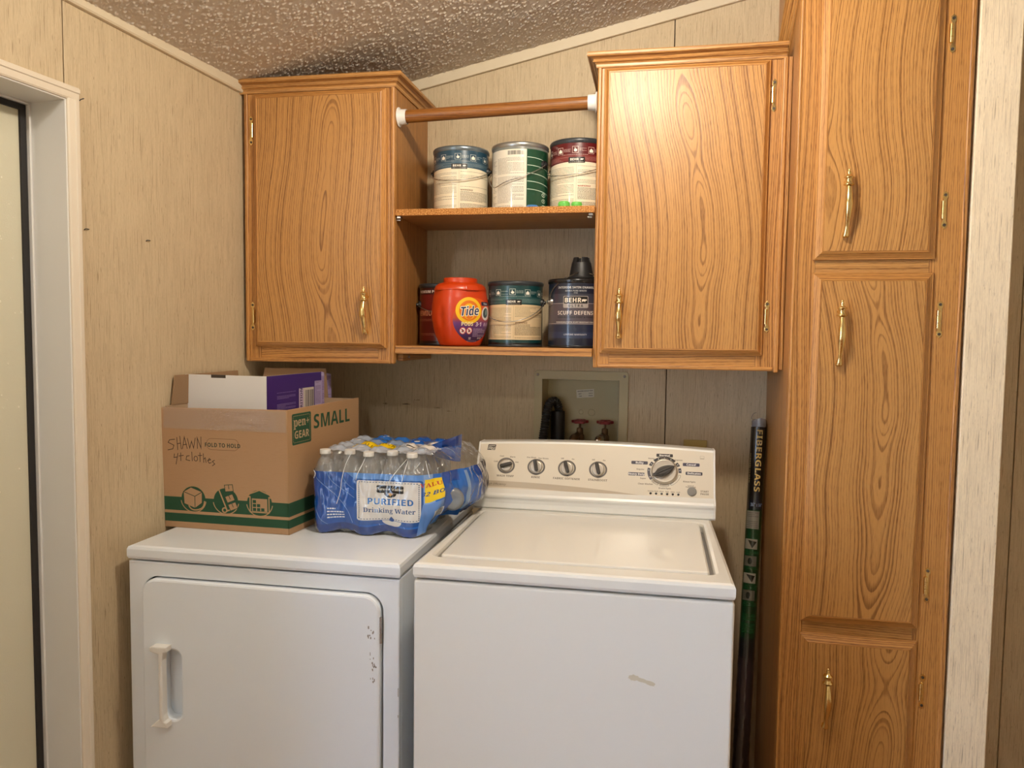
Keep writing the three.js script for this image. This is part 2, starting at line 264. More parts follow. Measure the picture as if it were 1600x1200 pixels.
{ // ceiling: sprayed popcorn texture, modelled where it is in view, a slab above
  const X0 = -0.08, X1 = 1.42, Z0 = -0.005, Z1 = 1.0, st = 0.0021, nx = Math.round((X1 - X0) / st), nz = Math.round((Z1 - Z0) / st), Hh = new Float32Array((nx + 1) * (nz + 1)), r = mulberry(99);
  for (let i = 0; i < 19000; i++) {
    const cx = r() * nx, cz = r() * nz, q = r(), rad = (0.0020 + 0.0030 * q * q) / st, h = 0.0009 + 0.0022 * q * q + 0.0009 * r();
    for (let a = Math.max(0, Math.ceil(cx - rad)); a <= Math.min(nx, cx + rad); a++) for (let b = Math.max(0, Math.ceil(cz - rad)); b <= Math.min(nz, cz + rad); b++) {
      const d = 1 - ((a - cx) ** 2 + (b - cz) ** 2) / (rad * rad); if (d > 0) { const o = b * (nx + 1) + a; Hh[o] = Math.max(Hh[o], h * Math.pow(d, 0.75)); }
    }
  }
  const g = grid(nx, nz, (u, v) => { const a = Math.round(u * nx), b = Math.round(v * nz), x = X0 + u * (X1 - X0), z = Z0 + v * (Z1 - Z0); return [x, ceilY(x, z) - Hh[b * (nx + 1) + a] - 0.0005 * n2(x * 240, z * 240), z]; });
  const c = sgroup('ceiling');
  obj('popcorn_texture', g, mCeil, c).userData.kind = 'stuff';
  const bump = dataTex(512, 512, (x, y) => { const v = 128 + 90 * n2(x * 0.22, y * 0.22) + 40 * n2b(x * 0.5, y * 0.5); return [v, v, v]; }, false); bump.repeat.set(1 / 0.5, 1 / 0.5);
  const mC2 = mCeil.clone(); mC2.bumpMap = bump; mC2.bumpScale = 0.004;
  const slab = (x0, x1, z0, z1, lift, th) => { const q = (x, z, e) => [x, ceilY(x, z) + lift + e, z]; return quads([[q(x0, z0, 0), q(x1, z0, 0), q(x1, z1, 0), q(x0, z1, 0)], [q(x0, z0, th), q(x0, z1, th), q(x1, z1, th), q(x1, z0, th)], [q(x0, z0, 0), q(x0, z0, th), q(x1, z0, th), q(x1, z0, 0)], [q(x1, z0, 0), q(x1, z0, th), q(x1, z1, th), q(x1, z1, 0)], [q(x1, z1, 0), q(x1, z1, th), q(x0, z1, th), q(x0, z1, 0)], [q(x0, z1, 0), q(x0, z1, th), q(x0, z0, th), q(x0, z0, 0)]]); };
  obj('ceiling_board', [muv(slab(-0.7, 3.1, -0.25, 3.9, 0.0015, 0.08), 'z')], mC2, c);
}
{ // crown strip along the sloping top of the back wall
  const a0 = 0.03, a1 = 1.9, H = 0.036, sl = 0.2164, yb = (x) => 2.155 + sl * (x - WALL_X);
  const sh = poly([[a0, yb(a0)], [a1, yb(a1)], [a1, yb(a1) + H + 0.003], [a0, yb(a0) + H + 0.003]]);
  const g = extr(sh, 0.013, 0.003, 0.0005);
  struct(obj('trim_1', [muv(g, 'x')], mTrim));
}
{ // right: short return of wall beside the pantry, then the wall running towards the camera
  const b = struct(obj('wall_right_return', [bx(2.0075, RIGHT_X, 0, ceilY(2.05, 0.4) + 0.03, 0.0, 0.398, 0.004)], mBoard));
  struct(obj('wall_right', [bx(2.95, 3.05, 0, 3.0, -0.1, FRONT_Z + 0.1, 0, 'y', 0.3)], mVinyl));
  struct(obj('floor', [bx(-0.75, 3.1, -0.1, 0, -0.25, FRONT_Z + 0.25, 0, 'z')], mFloor));
  struct(obj('wall_front', [bx(-0.75, 3.1, 0, 3.05, FRONT_Z, FRONT_Z + 0.12)], mVinyl));
  // glazed opening in the left wall, behind the camera
  const win = sgroup('window_1'); win.position.copy(leftWall.position); win.rotation.y = WANG;
  const fr = frameSweep(-WIN.s1, -WIN.s0, WIN.y0, WIN.y1, [[-0.04, 0], [-0.04, 0.012], [0.004, 0.012], [0.004, -0.14], [-0.04, -0.14]]); fr.rotateY(PI / 2);
  obj('window_frame', [fr], mWhite, win); obj('window_bar', [bx(-0.08, -0.05, WIN.y0, WIN.y1, (WIN.s0 + WIN.s1) / 2 - 0.02, (WIN.s0 + WIN.s1) / 2 + 0.02, 0.003)], mWhite, win);
  obj('window_pane', [bx(-0.067, -0.063, WIN.y0, WIN.y1, WIN.s0, WIN.s1)], Ph({ color: 0xffffff, transmission: 1, thickness: 0, roughness: 0, ior: 1.45 }), win);
}
for (const [lx, ly, lz, cd, color, where] of LAMPS) { // ceiling lamps
  const t = thing('ceiling_lamp', 'round ceiling lamp with a frosted bowl ' + where, 'lamp', [lx, ly, lz]), top = ceilY(lx, lz) - ly;
  obj('lamp_base', [lathe([[0, top + 0.02], [0.10, top + 0.02], [0.10, 0.052], [0.0, 0.052]], 32)], mBrass, t);
  obj('lamp_bowl', [lathe([[0.0, -0.055], [0.04, -0.05], [0.07, -0.034], [0.085, -0.008], [0.09, 0.025], [0.086, 0.052]], 32)], S({ color: lin(0.9, 0.85, 0.75), roughness: 0.6, emissive: color, emissiveIntensity: 5 }), t);
}
// small staples left in the wall beside the casing
for (const [s, y, a, l] of [[0.935, 1.967, 0.5, 'black staple in the top corner of the door casing'], [0.916, 1.676, 0.05, 'black staple in the wall beside the casing, level with the upper shelf'], [0.722, 1.673, 0.02, 'black staple in the bare wall left of the wall cabinet']]) {
  const t = thing('staple', l, 'staple'); t.position.set(WALL_X, 0, 0).add(new THREE.Vector3(0.0136 * (s > 0.93 ? 1 : 0), y, s).applyAxisAngle(new THREE.Vector3(0, 1, 0), WANG)); t.rotation.set(0, WANG, 0);
  const g = tube([[0, 0, -0.005], [0.004, 0, -0.0052], [0.004, 0, 0.0052], [0, -0.002, 0.005]], 0.0011, 14, 6); g.rotateX(a); obj('wire', [g], mBlack, t);
}

// ---------------------------------------------------------------- cabinets
const XL1 = 0.4796, ZL = 0.3306, XR0 = 1.067, XR1 = 1.5758, ZR = 0.3028, XT = 1.5891, XT1 = 2.0009, ZT = 0.3977;
const CROWN = [[0, 0], [0.0035, 0], [0.0045, 0.003], [0.005, 0.009], [0.0085, 0.0125], [0.0135, 0.0135], [0.0145, 0.0155], [0.0135, 0.0175], [0.0115, 0.0185], [0.0135, 0.0225], [0.019, 0.0255], [0.0265, 0.0255], [0.029, 0.028], [0.029, 0.0345], [0.026, 0.038], [0, 0.038]];
const EDGE_S = [[0, 0], [0, 0.007], [0.002, 0.0095], [0.004, 0.010], [0.008, 0.0145], [0.0115, 0.0185], [0.0135, 0.020], [0.0155, 0.020], [0.0165, 0.0185]];
const EDGE_T = [[0, 0], [0, 0.006], [0.002, 0.008], [0.0035, 0.008], [0.010, 0.0125], [0.016, 0.017], [0.0185, 0.019], [0.0195, 0.019], [0.020, 0.0175], [0.0215, 0.019]];
function doorMesh(parent, x0, x1, y0, y1, z, prof, mat, ou, ov) {
  const last = prof[prof.length - 1], i = last[0], zz = z + last[1];
  const d = obj('door', [frameSweep(x0, x1, y0, y1, prof, 0.1, 0.3, z)], mOakBead, parent);
  const q = quads([[[x0 + i, y0 + i, zz], [x1 - i, y0 + i, zz], [x1 - i, y1 - i, zz], [x0 + i, y1 - i, zz], [[ou, ov], [ou + x1 - x0 - 2 * i, ov], [ou + x1 - x0 - 2 * i, ov + y1 - y0 - 2 * i], [ou, ov + y1 - y0 - 2 * i]]]]);
  obj('door_panel', [q, bx(x0 + 0.002, x1 - 0.002, y0 + 0.002, y1 - 0.002, z, z + 0.005, 0, 'y')], mat, d);
  return d;
}
// ornate cast pull: finial, two flanges, post, swelling grip, flared foot
function handleGeo(H) {
  const gs = [], top = H, so = 0.021;
  const fin = lathe([[0, top], [0.002, top - 0.0006], [0.0033, top - 0.003], [0.0022, top - 0.0058], [0.0036, top - 0.0075], [0.0046, top - 0.011], [0.0034, top - 0.0135], [0.006, top - 0.017], [0.0095, top - 0.0205], [0.0098, top - 0.0222], [0.0068, top - 0.0238], [0.0062, top - 0.031], [0.0072, top - 0.035], [0.0102, top - 0.0385], [0.0102, top - 0.041], [0.006, top - 0.043], [0.0042, top - 0.0455], [0, top - 0.046]], 18);
  fin.translate(0, 0, so); gs.push(fin);
  const post = cyl(0.0045, 0.0062, so, 0, top - 0.030, so / 2, 'z', 14); gs.push(post);
  const L = top - 0.044, N = 30, K = 12;
  gs.push(grid(K, N, (u, v) => {
    const t = 1 - v, a = u * Math.PI * 2, y = L * t;
    const r = 0.0042 + 0.0038 * Math.exp(-(((t - 0.62) / 0.26) ** 2)) + 0.0030 * Math.exp(-((t / 0.10) ** 2)) - 0.0006 * Math.exp(-(((t - 0.22) / 0.1) ** 2));
    const zc = 0.0075 + 0.021 * Math.pow(Math.sin(Math.PI * Math.min(1, 0.06 + t * 0.72)), 1.1) * (0.72 + 0.28 * t) + 0.004 * t;
    return [Math.cos(a) * r, y, zc + Math.sin(a) * r * 0.9];
  }, true));
  const foot = lathe([[0, 0], [0.0058, 0.0005], [0.0074, 0.004], [0.0066, 0.009], [0.0052, 0.014], [0, 0.016]], 14); foot.translate(0, -0.003, 0.008); gs.push(foot);
  gs.push(cyl(0.004, 0.005, 0.008, 0, 0.005, 0.004, 'z', 12));
  return merge(gs);
}
const HG1 = handleGeo(0.138), HG2 = handleGeo(0.166);
function hingeGeo() {
  const pl = new THREE.Shape(); pl.moveTo(0, 0.044); pl.lineTo(0.006, 0.038); pl.lineTo(0.006, 0.029); pl.lineTo(0.0035, 0.025); pl.lineTo(0.0035, -0.025); pl.lineTo(0.006, -0.029); pl.lineTo(0.006, -0.038); pl.lineTo(0, -0.044); pl.lineTo(-0.006, -0.038); pl.lineTo(-0.006, -0.029); pl.lineTo(-0.0035, -0.025); pl.lineTo(-0.0035, 0.025); pl.lineTo(-0.006, 0.029); pl.lineTo(-0.006, 0.038); pl.closePath();
  const a = extr(pl, 0.0022, 0.0004), b = [];
  for (const [y, h] of [[0.0145, 0.012], [0, 0.0155], [-0.0145, 0.012]]) b.push(cyl(0.0046, 0.0046, h, -0.0045, y, 0.0045, 'y', 14));
  return [merge([a, ...b]), cyl(0.0034, 0.0034, 0.0016, 0, 0, 0.0026, 'z', 12)];
}
const [HNG, HSC] = hingeGeo();
function hinge(parent, x, y, z, flip = 1, sc = 1) {
  const h = obj('hinge', HNG, mBrass, parent); h.position.set(x, y, z); h.scale.set(sc, sc, sc); if (flip < 0) h.rotation.z = Math.PI;
  for (const y of [0.0345, -0.0345]) obj('screw', HSC, mScrew, h).position.y = y; return h;
}
function handle(door, geo, x, y, z) { const h = obj('handle', geo, mBrass, door); h.position.set(x, y, z); h.scale.set(1.22, 1, 1.15); h.userData.label = 'ornate brass pull'; return h; }

{ // left wall cabinet
  const t = thing('wall_cabinet', 'oak wall cabinet in the left corner, its brass pull at lower right', 'cabinet'), y0 = 1.3506, y1 = 2.166, zf = ZL - 0.019;
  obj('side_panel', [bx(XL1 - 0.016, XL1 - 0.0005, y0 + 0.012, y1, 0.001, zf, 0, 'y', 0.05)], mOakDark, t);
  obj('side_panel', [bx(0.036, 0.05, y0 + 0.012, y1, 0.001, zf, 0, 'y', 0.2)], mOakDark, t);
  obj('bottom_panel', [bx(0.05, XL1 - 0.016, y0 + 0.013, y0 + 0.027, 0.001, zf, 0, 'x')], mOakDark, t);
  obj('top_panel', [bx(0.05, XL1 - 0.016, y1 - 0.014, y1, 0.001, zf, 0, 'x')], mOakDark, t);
  obj('stile', [bx(0.0015, 0.05, y0, y1, zf, ZL - 0.003, 0.001, 'y', 0.3), bx(0.0005, 0.013, y0, y1, zf, ZL + 0.001, 0.004, 'y', 0.02)], mOakBead, t);
  obj('stile', [bx(0.43, XL1 - 0.002, y0, y1, zf, ZL - 0.003, 0.001, 'y', 0.1), bx(XL1 - 0.0125, XL1, y0, y1, zf - 0.002, ZL + 0.001, 0.0045, 'y', 0.05)], mOakBead, t);
  obj('rail', [bx(0.0505, 0.4295, y0 + 0.006, y0 + 0.06, zf, ZL - 0.0035, 0.001, 'x', 0.21), bx(0.0131, XL1 - 0.0126, y0, y0 + 0.0115, zf, ZL + 0.001, 0.0045, 'x', 0.1)], mOakBead, t);
  obj('rail', [bx(0.0505, 0.4295, y1 - 0.06, y1, zf, ZL - 0.0035, 0.001, 'x')], mOakBead, t);
  obj('crown_moulding', [mould([[-0.012, ZL - 0.002], [XL1, ZL - 0.002], [XL1, 0.002]], CROWN, 2.1575, 1, 0.11)], mOakS, t);
  const d = doorMesh(t, 0.036, 0.4565, 1.397, 2.1545, ZL - 0.002, EDGE_S, mOakA, 0.07, 0.22);
  handle(d, HG1, 0.400, 1.440, ZL + 0.017);
  hinge(t, 0.0235, 2.049, ZL - 0.003, -1); hinge(t, 0.0235, 1.489, ZL - 0.003, -1);
}
{ // right wall cabinet
  const t = thing('wall_cabinet', 'oak wall cabinet above the washer, its brass pull at lower left', 'cabinet'), y0 = 1.3495, y1 = 2.196, zf = ZR - 0.019;
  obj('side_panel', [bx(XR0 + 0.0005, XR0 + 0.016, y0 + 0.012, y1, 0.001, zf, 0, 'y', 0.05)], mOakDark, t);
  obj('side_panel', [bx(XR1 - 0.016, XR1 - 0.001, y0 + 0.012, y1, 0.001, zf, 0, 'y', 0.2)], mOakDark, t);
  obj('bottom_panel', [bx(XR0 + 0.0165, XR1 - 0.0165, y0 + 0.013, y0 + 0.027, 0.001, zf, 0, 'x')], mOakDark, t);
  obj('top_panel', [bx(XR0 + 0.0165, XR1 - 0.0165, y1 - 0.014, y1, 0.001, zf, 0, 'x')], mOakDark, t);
  obj('stile', [bx(XR0 + 0.002, XR0 + 0.045, y0 + 0.002, y1, zf, ZR - 0.003, 0.001, 'y', 0.1), bx(XR0, XR0 + 0.0125, y0, y1, zf - 0.002, ZR + 0.001, 0.0045, 'y', 0.07)], mOakBead, t);
  obj('stile', [bx(1.515, XR1 - 0.002, y0 + 0.002, y1, zf, ZR - 0.003, 0.001, 'y', 0.3), bx(1.5625, XR1 + 0.0005, y0 - 0.004, y1, zf, ZR + 0.002, 0.0045, 'y', 0.17), bx(XR1, XT - 0.0015, y0 + 0.004, y1, zf, ZR - 0.006, 0.001, 'y', 0.27)], mOakBead, t);
  obj('rail', [bx(XR0 + 0.0455, 1.5145, y0 + 0.006, y0 + 0.06, zf, ZR - 0.0035, 0.001, 'x', 0.13), bx(XR0 + 0.0126, 1.5624, y0, y0 + 0.0115, zf, ZR + 0.001, 0.0045, 'x', 0.03)], mOakBead, t);
  obj('rail', [bx(XR0 + 0.0455, 1.5145, y1 - 0.05, y1, zf, ZR - 0.0035, 0.001, 'x')], mOakBead, t);
  obj('crown_moulding', [mould([[XR0, 0.002], [XR0, ZR - 0.002], [1.5725, ZR - 0.002]], CROWN, 2.1895, 1, 0.2)], mOakS, t);
  const d = doorMesh(t, 1.0865, 1.5315, 1.392, 2.187, ZR - 0.002, EDGE_S, mOakB, 0.06, 0.30);
  handle(d, HG1, 1.1405, 1.437, ZR + 0.017);
  hinge(t, 1.5425, 2.094, ZR - 0.003); hinge(t, 1.5425, 1.499, ZR - 0.003);
}
{ // tall pantry cabinet
  const t = thing('pantry_cabinet', 'tall oak pantry cabinet with three stacked doors at the right wall', 'cabinet'), top = 2.50, zf = ZT - 0.019;
  obj('side_panel', [bx(XT, XT + 0.014, 0, top - 0.03, 0.001, zf, 0, 'y', 0.05)], oak(oakS, [0.93, 0.86, 0.82], 0.38), t);
  obj('side_panel', [bx(XT1 - 0.016, XT1 - 0.002, 0, top, 0.001, zf, 0, 'y', 0.2)], mOakDark, t);
  obj('stile', [bx(XT + 0.002, XT + 0.055, 0.1, top, zf, ZT - 0.002, 0.001, 'y', 0.22), bx(XT, XT + 0.009, 0, top, zf, ZT + 0.001, 0.004, 'y', 0.31)], mOakBead, t);
  obj('stile', [bx(1.918, XT1 - 0.002, 0.1, top, zf, ZT - 0.002, 0.001, 'y', 0.03), bx(XT1 - 0.013, XT1, 0, top, zf, ZT + 0.001, 0.0045, 'y', 0.15)], mOakBead, t);
  for (const [a, b] of [[1.60, 1.66], [0.64, 0.72], [0, 0.13], [2.42, 2.5]]) obj('rail', [bx(XT + 0.0555, 1.9175, a, b, zf, ZT - 0.0025, 0.001, 'x', a)], mOakS, t);
  obj('shelf_board', [bx(XT + 0.015, XT1 - 0.017, 1.61, 1.626, 0.002, zf, 0, 'x')], mOakDark, t);
  const sec = [[1.643, 2.44, oakA, 0.30, 0.05], [0.693, 1.610, oakB, 0.16, 0.02], [0.12, 0.660, oakA, 0.12, 0.62]];
  const ds = sec.map(([a, b, tx, ou, ov], i) => doorMesh(t, 1.6385, 1.9275, a, b, ZT - 0.001, EDGE_T, [mOakA, mOakB, mOakA][i], ou, ov));
  handle(ds[0], HG2, 1.7095, 1.700, ZT + 0.018); handle(ds[1], HG2, 1.7055, 1.374, ZT + 0.018); handle(ds[2], HG2, 1.7060, 0.418, ZT + 0.018);
  for (const y of [2.196, 1.766, 1.493, 0.809, 0.527]) hinge(t, 1.9475, y, ZT - 0.002, 1, 1.08);
  // raking moulding on the upper left side
  const m = mould([[0, 0.0], [0, 0.26]], CROWN, 0, 1, 0.05); m.rotateX(-0.605); m.translate(XT - 0.0005, 2.185, 0.158);
  obj('crown_moulding', [m], mOakS, t);
}
// shelves between the wall cabinets
const Y1 = 1.8065, Y2 = 1.4047;
{
  const t = thing('shelf', 'upper oak shelf with a raw particle board front edge', 'shelf');
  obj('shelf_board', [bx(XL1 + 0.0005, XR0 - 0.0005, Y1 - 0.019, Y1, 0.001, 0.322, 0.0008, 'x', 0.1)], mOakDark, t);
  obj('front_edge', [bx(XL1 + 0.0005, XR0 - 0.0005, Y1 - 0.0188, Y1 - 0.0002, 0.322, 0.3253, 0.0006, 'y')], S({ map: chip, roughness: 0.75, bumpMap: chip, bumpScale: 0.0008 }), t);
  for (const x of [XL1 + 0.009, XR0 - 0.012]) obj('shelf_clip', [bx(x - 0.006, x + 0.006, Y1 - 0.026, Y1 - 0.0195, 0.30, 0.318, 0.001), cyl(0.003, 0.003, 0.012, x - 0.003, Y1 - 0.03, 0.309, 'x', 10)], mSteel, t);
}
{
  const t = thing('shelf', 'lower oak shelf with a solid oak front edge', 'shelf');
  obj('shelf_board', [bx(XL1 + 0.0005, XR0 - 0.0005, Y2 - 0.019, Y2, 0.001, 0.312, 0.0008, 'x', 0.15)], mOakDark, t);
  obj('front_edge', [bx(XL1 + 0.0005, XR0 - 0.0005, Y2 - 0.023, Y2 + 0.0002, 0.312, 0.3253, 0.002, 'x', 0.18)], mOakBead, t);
  obj('cleat', [bx(XL1 + 0.0005, XL1 + 0.018, Y2 - 0.046, Y2 - 0.0235, 0.01, 0.30, 0.001, 'z')], mOakDark, t);
  obj('shelf_clip', [cyl(0.004, 0.004, 0.004, XL1 + 0.02, Y2 - 0.034, 0.25, 'x', 10)], mSteel, t);
}
{ // clothes rod
  const t = thing('clothes_rod', 'brown wooden clothes rod in white end cups between the cabinets', 'rod');
  const xa = XL1, xb = XR0, ya = 2.080, yb = 2.098, z = 0.296, g = cyl(0.0185, 0.0185, Math.hypot(xb - xa - 0.012, yb - ya), 0, 0, 0, 'x', 28); g.rotateZ(Math.atan2(yb - ya, xb - xa)); g.translate((xa + xb) / 2, (ya + yb) / 2, z);
  obj('pole', [muv(g, 'x')], Ph({ map: oakS, color: lin(0.56, 0.42, 0.26), roughness: 0.38, clearcoat: 0.3, clearcoatRoughness: 0.3 }), t);
  for (const [x, y, s] of [[xa, ya, 1], [xb, yb, -1]]) { const c = lathe([[0, 0], [0.0275, 0], [0.0285, 0.002], [0.0275, 0.004], [0.0225, 0.006], [0.0215, 0.026], [0.0195, 0.026], [0.0192, 0.006], [0, 0.005]], 28); c.rotateZ(-s * Math.PI / 2); c.translate(x + s * 0.0005, y, z); obj('end_cup', [c], mWhite, t); }
}

// ---------------------------------------------------------------- paint cans
function lines(g, x0, x1, y0, y1, step, col, seed, h = 2) { const r = mulberry(seed); g.fillStyle = col; for (let y = y0; y < y1; y += step) { if (r() < 0.1) { y += step * 0.8; continue; } let x = x0; const end = x0 + (x1 - x0) * (r() < 0.22 ? 0.35 + 0.5 * r() : 0.97); while (x < end) { const w = 3 + r() * 12; g.fillRect(x, y, Math.min(w, end - x), h); x += w + 2.5; } } }
function text(g, s, x, y, size, col, o = {}) { g.save(); g.translate(x, y); if (o.rot) g.rotate(o.rot); if (o.skew) g.transform(1, 0, o.skew, 1, 0, 0); if (o.sx) g.scale(o.sx, 1); g.font = (o.style || 'bold') + ' ' + size + 'px ' + (o.font || 'sans-serif'); g.textAlign = o.align || 'center'; g.textBaseline = 'middle'; if (o.stroke) { g.lineWidth = o.lw || 4; g.lineJoin = 'round'; g.strokeStyle = o.stroke; g.strokeText(s, 0, 0); } g.fillStyle = col; g.fillText(s, 0, 0); g.restore(); }
function rr(g, x, y, w, h, r) { g.beginPath(); g.roundRect(x, y, w, h, r); }
function bear(g, x, y, s, col) { g.fillStyle = col; g.beginPath(); g.ellipse(x, y, s, s * 0.55, 0, 0, 7); g.fill(); g.beginPath(); g.ellipse(x + s * 1.05, y - s * 0.12, s * 0.5, s * 0.36, 0.2, 0, 7); g.fill(); g.fillRect(x - s * 0.85, y, s * 0.4, s * 0.85); g.fillRect(x + s * 0.35, y, s * 0.4, s * 0.85); }
const CW = 1400, CH = 512;     // whole wrap: circumference by height
function bandLabel(main, mid, seed, opt = {}) { // back label: coloured arc band above a cream text block; centred at u = 0.5
  return canvasTex(CW, CH, (g, w, h) => {
    g.fillStyle = opt.base || '#0c0d10'; g.fillRect(0, 0, w, h);
    const c = w / 2, x0 = c - 300, x1 = c + 310;
    g.fillStyle = opt.paper || '#e8dcc2'; g.fillRect(x0, 0, x1 - x0, h);
    if (opt.foot) { g.fillStyle = main; g.fillRect(x0, h - 46, x1 - x0, 46); g.fillStyle = '#1a1a1a'; g.fillRect(x0, h - 20, x1 - x0, 20); }
    // arched band
    g.fillStyle = main; g.beginPath(); g.moveTo(x0 - 60, 0); g.lineTo(x1 + 60, 0); g.lineTo(x1 + 60, 178); g.quadraticCurveTo(c, opt.arc ?? 130, x0 - 60, 178); g.closePath(); g.fill();
    g.fillStyle = mid; g.beginPath(); g.moveTo(x0 - 60, 112); g.quadraticCurveTo(c, 88, x1 + 60, 112); g.lineTo(x1 + 60, 166); g.quadraticCurveTo(c, (opt.arc ?? 130) - 8, x0 - 60, 166); g.closePath(); g.fill();
    g.strokeStyle = 'rgba(240,235,220,.85)'; g.lineWidth = 3;
    for (let i = 0; i < 5; i++) { const x = c - 280 + i * 125, y = 34 + Math.abs(i - 2) * 5; g.strokeRect(x, y, 46, 50); g.fillStyle = '#efe9da'; if (i % 2) { g.beginPath(); g.moveTo(x + 8, y + 24); g.lineTo(x + 23, y + 10); g.lineTo(x + 38, y + 24); g.lineTo(x + 38, y + 42); g.lineTo(x + 8, y + 42); g.fill(); } else { g.beginPath(); g.ellipse(x + 24, y + 30, 13, 11, 0, 0, 7); g.fill(); g.fillRect(x + 18, y + 8, 5, 14); } lines(g, x + 54, x + 112, y + 14, y + 40, 9, 'rgba(240,235,220,.75)', seed + i, 3); }
    lines(g, c - 120, c + 160, 96, 104, 9, 'rgba(240,235,220,.7)', seed + 50, 3);
    lines(g, c - 270, c - 10, 118, 154, 9, 'rgba(235,230,215,.55)', seed + 60, 2); lines(g, c + 30, c + 280, 118, 154, 9, 'rgba(235,230,215,.55)', seed + 61, 2);
    rr(g, c - 60, opt.plate ?? 120, 128, 46, 3); g.fillStyle = '#14110f'; g.fill(); text(g, 'BEHR', c - 14, (opt.plate ?? 120) + 17, 27, '#f5efe0'); bear(g, c + 42, (opt.plate ?? 120) + 17, 10, '#f5efe0'); lines(g, c - 50, c + 60, (opt.plate ?? 120) + 36, (opt.plate ?? 120) + 42, 9, '#b9b3a4', seed + 3, 3);
    const bot = opt.foot ? h - 56 : h - 8;
    lines(g, x0 + 22, c - 8, 196, bot, 11.5, 'rgba(58,52,42,.75)', seed + 4, 3); lines(g, c + 14, x1 - 20, 186, bot * 0.5 + 70, 11.5, 'rgba(58,52,42,.7)', seed + 5, 3);
    text(g, 'WARNING!', c + 66, bot * 0.5 + 92, 20, opt.warn || '#5b3b22'); lines(g, c + 14, x1 - 20, bot * 0.5 + 108, bot, 9.5, 'rgba(40,34,28,.85)', seed + 6, 4);
    g.strokeStyle = 'rgba(80,70,55,.35)'; g.lineWidth = 2; g.beginPath(); g.moveTo(c + 3, 175); g.lineTo(c + 3, bot); g.stroke();
  });
}
function canThing(label, x, y, z, r, H, turn, map, rimMat, o = {}) {
  const t = thing('paint_can', label, 'paint can', [x, y, z], 0);
  const body = lathe([[r, 0.006], [r, H - 0.012]], 72); body.rotateY(turn);
  obj('can_body', [body], Ph({ map, roughness: 0.28, clearcoat: 0.5, clearcoatRoughness: 0.1 }), t);
  obj('bottom_rim', [lathe([[0, 0.003], [r - 0.006, 0.003], [r - 0.004, 0], [r + 0.0012, 0.0005], [r + 0.0016, 0.004], [r + 0.0002, 0.0075]], 56)], rimMat, t);
  obj('lid', [lathe([[r, H - 0.014], [r + 0.0022, H - 0.010], [r + 0.0026, H - 0.004], [r + 0.0005, H], [r - 0.004, H - 0.0005], [r - 0.006, H - 0.005], [r - 0.014, H - 0.005], [r - 0.016, H - 0.002], [0, H - 0.002]], 56)], rimMat, t);
  const ang = o.ear ?? Math.PI / 2, hy = o.hy ?? H * 0.66, mEar = o.earMat || mBlack, dir = (a) => [Math.sin(a), Math.cos(a)];
  for (const a of [ang, ang + Math.PI]) { const e = cyl(0.011, 0.013, 0.007, 0, 0, 0, 'z', 20); e.translate(0, 0, r + 0.002); const e2 = cyl(0.005, 0.006, 0.008, 0, 0, r + 0.008, 'z', 12); const q = merge([e, e2]); q.rotateY(a); q.translate(0, hy, 0); obj('ear', [q], mEar, t); }
  const rw = r + 0.007, pts = [];
  for (let i = 0; i <= 16; i++) { const k = i / 16, a = ang - Math.PI * k, [dx, dz] = dir(a), sag = Math.sin(Math.PI * k), rad = rw + (o.up ? 0 : 0.002 * sag); pts.push(o.up ? [dx * rw * Math.abs(Math.cos(Math.PI * k)) + 0, hy + o.up * Math.pow(sag, 0.6), dz * rw * Math.abs(Math.cos(Math.PI * k))] : [dx * rad, hy - (o.sag ?? 0.03) * sag - (o.kink ? o.kink(k) : 0), dz * rad]); }
  obj('bail_handle', [tube(pts, 0.0013, 64, 6)], o.wire || mSteel, t);
  return t;
}
canThing('blue banded paint can, leftmost on the upper shelf', 0.645, Y1, 0.19, 0.0838, 0.192, PI + 0.16, bandLabel('#1d4257', '#39576a', 100, {}), S({ color: lin(0.18, 0.22, 0.25), roughness: 0.3, metalness: 0.6 }), { ear: PI / 2 - 0.02, hy: 0.128, sag: 0.040 });
canThing('dark green paint can with white text panel, middle of the upper shelf', 0.8285, Y1, 0.19, 0.0845, 0.197, PI + 0.28, canvasTex(CW, CH, (g, w, h) => {
  g.fillStyle = '#12452f'; g.fillRect(0, 0, w, h); const c = w / 2, xl = c - 330, xs = c + 28;
  g.fillStyle = '#e4dccb'; g.fillRect(xl, 26, xs - xl, h); g.fillStyle = '#7a7d78'; g.fillRect(0, 0, w, 24);
  g.strokeStyle = '#cfe0cf'; g.lineWidth = 5; for (let i = 0; i < 5; i++) { g.beginPath(); g.moveTo(xs + 4, 90 + i * 66); g.quadraticCurveTo(xs + 120, 88 + i * 66, xs + 330, 132 + i * 66); g.stroke(); }
  for (const [y, s] of [[390, 'R'], [440, 'B'], [490, 'O']]) { g.beginPath(); g.ellipse(xs + 168, y, 22, 15, 0, 0, 7); g.stroke(); text(g, s, xs + 168, y, 22, '#dfe6da'); }
  g.fillStyle = '#2a2a26'; const r = mulberry(5); for (let i = 0; i < 26; i++) g.fillRect(xs - 150 + i * 5, 38, 1 + r() * 3, 34);
  lines(g, xl + 40, xs - 262, 110, h - 6, 12, 'rgba(60,56,50,.7)', 41, 3); lines(g, xs - 250, xs - 14, 96, h - 6, 10.5, 'rgba(60,56,50,.78)', 43, 3);
}), S({ color: lin(0.42, 0.42, 0.40), roughness: 0.3, metalness: 0.8 }), { ear: PI / 2 - 0.42, hy: 0.138, sag: 0.055, kink: (k) => 0.018 * Math.exp(-(((k - 0.62) / 0.12) ** 2)) });
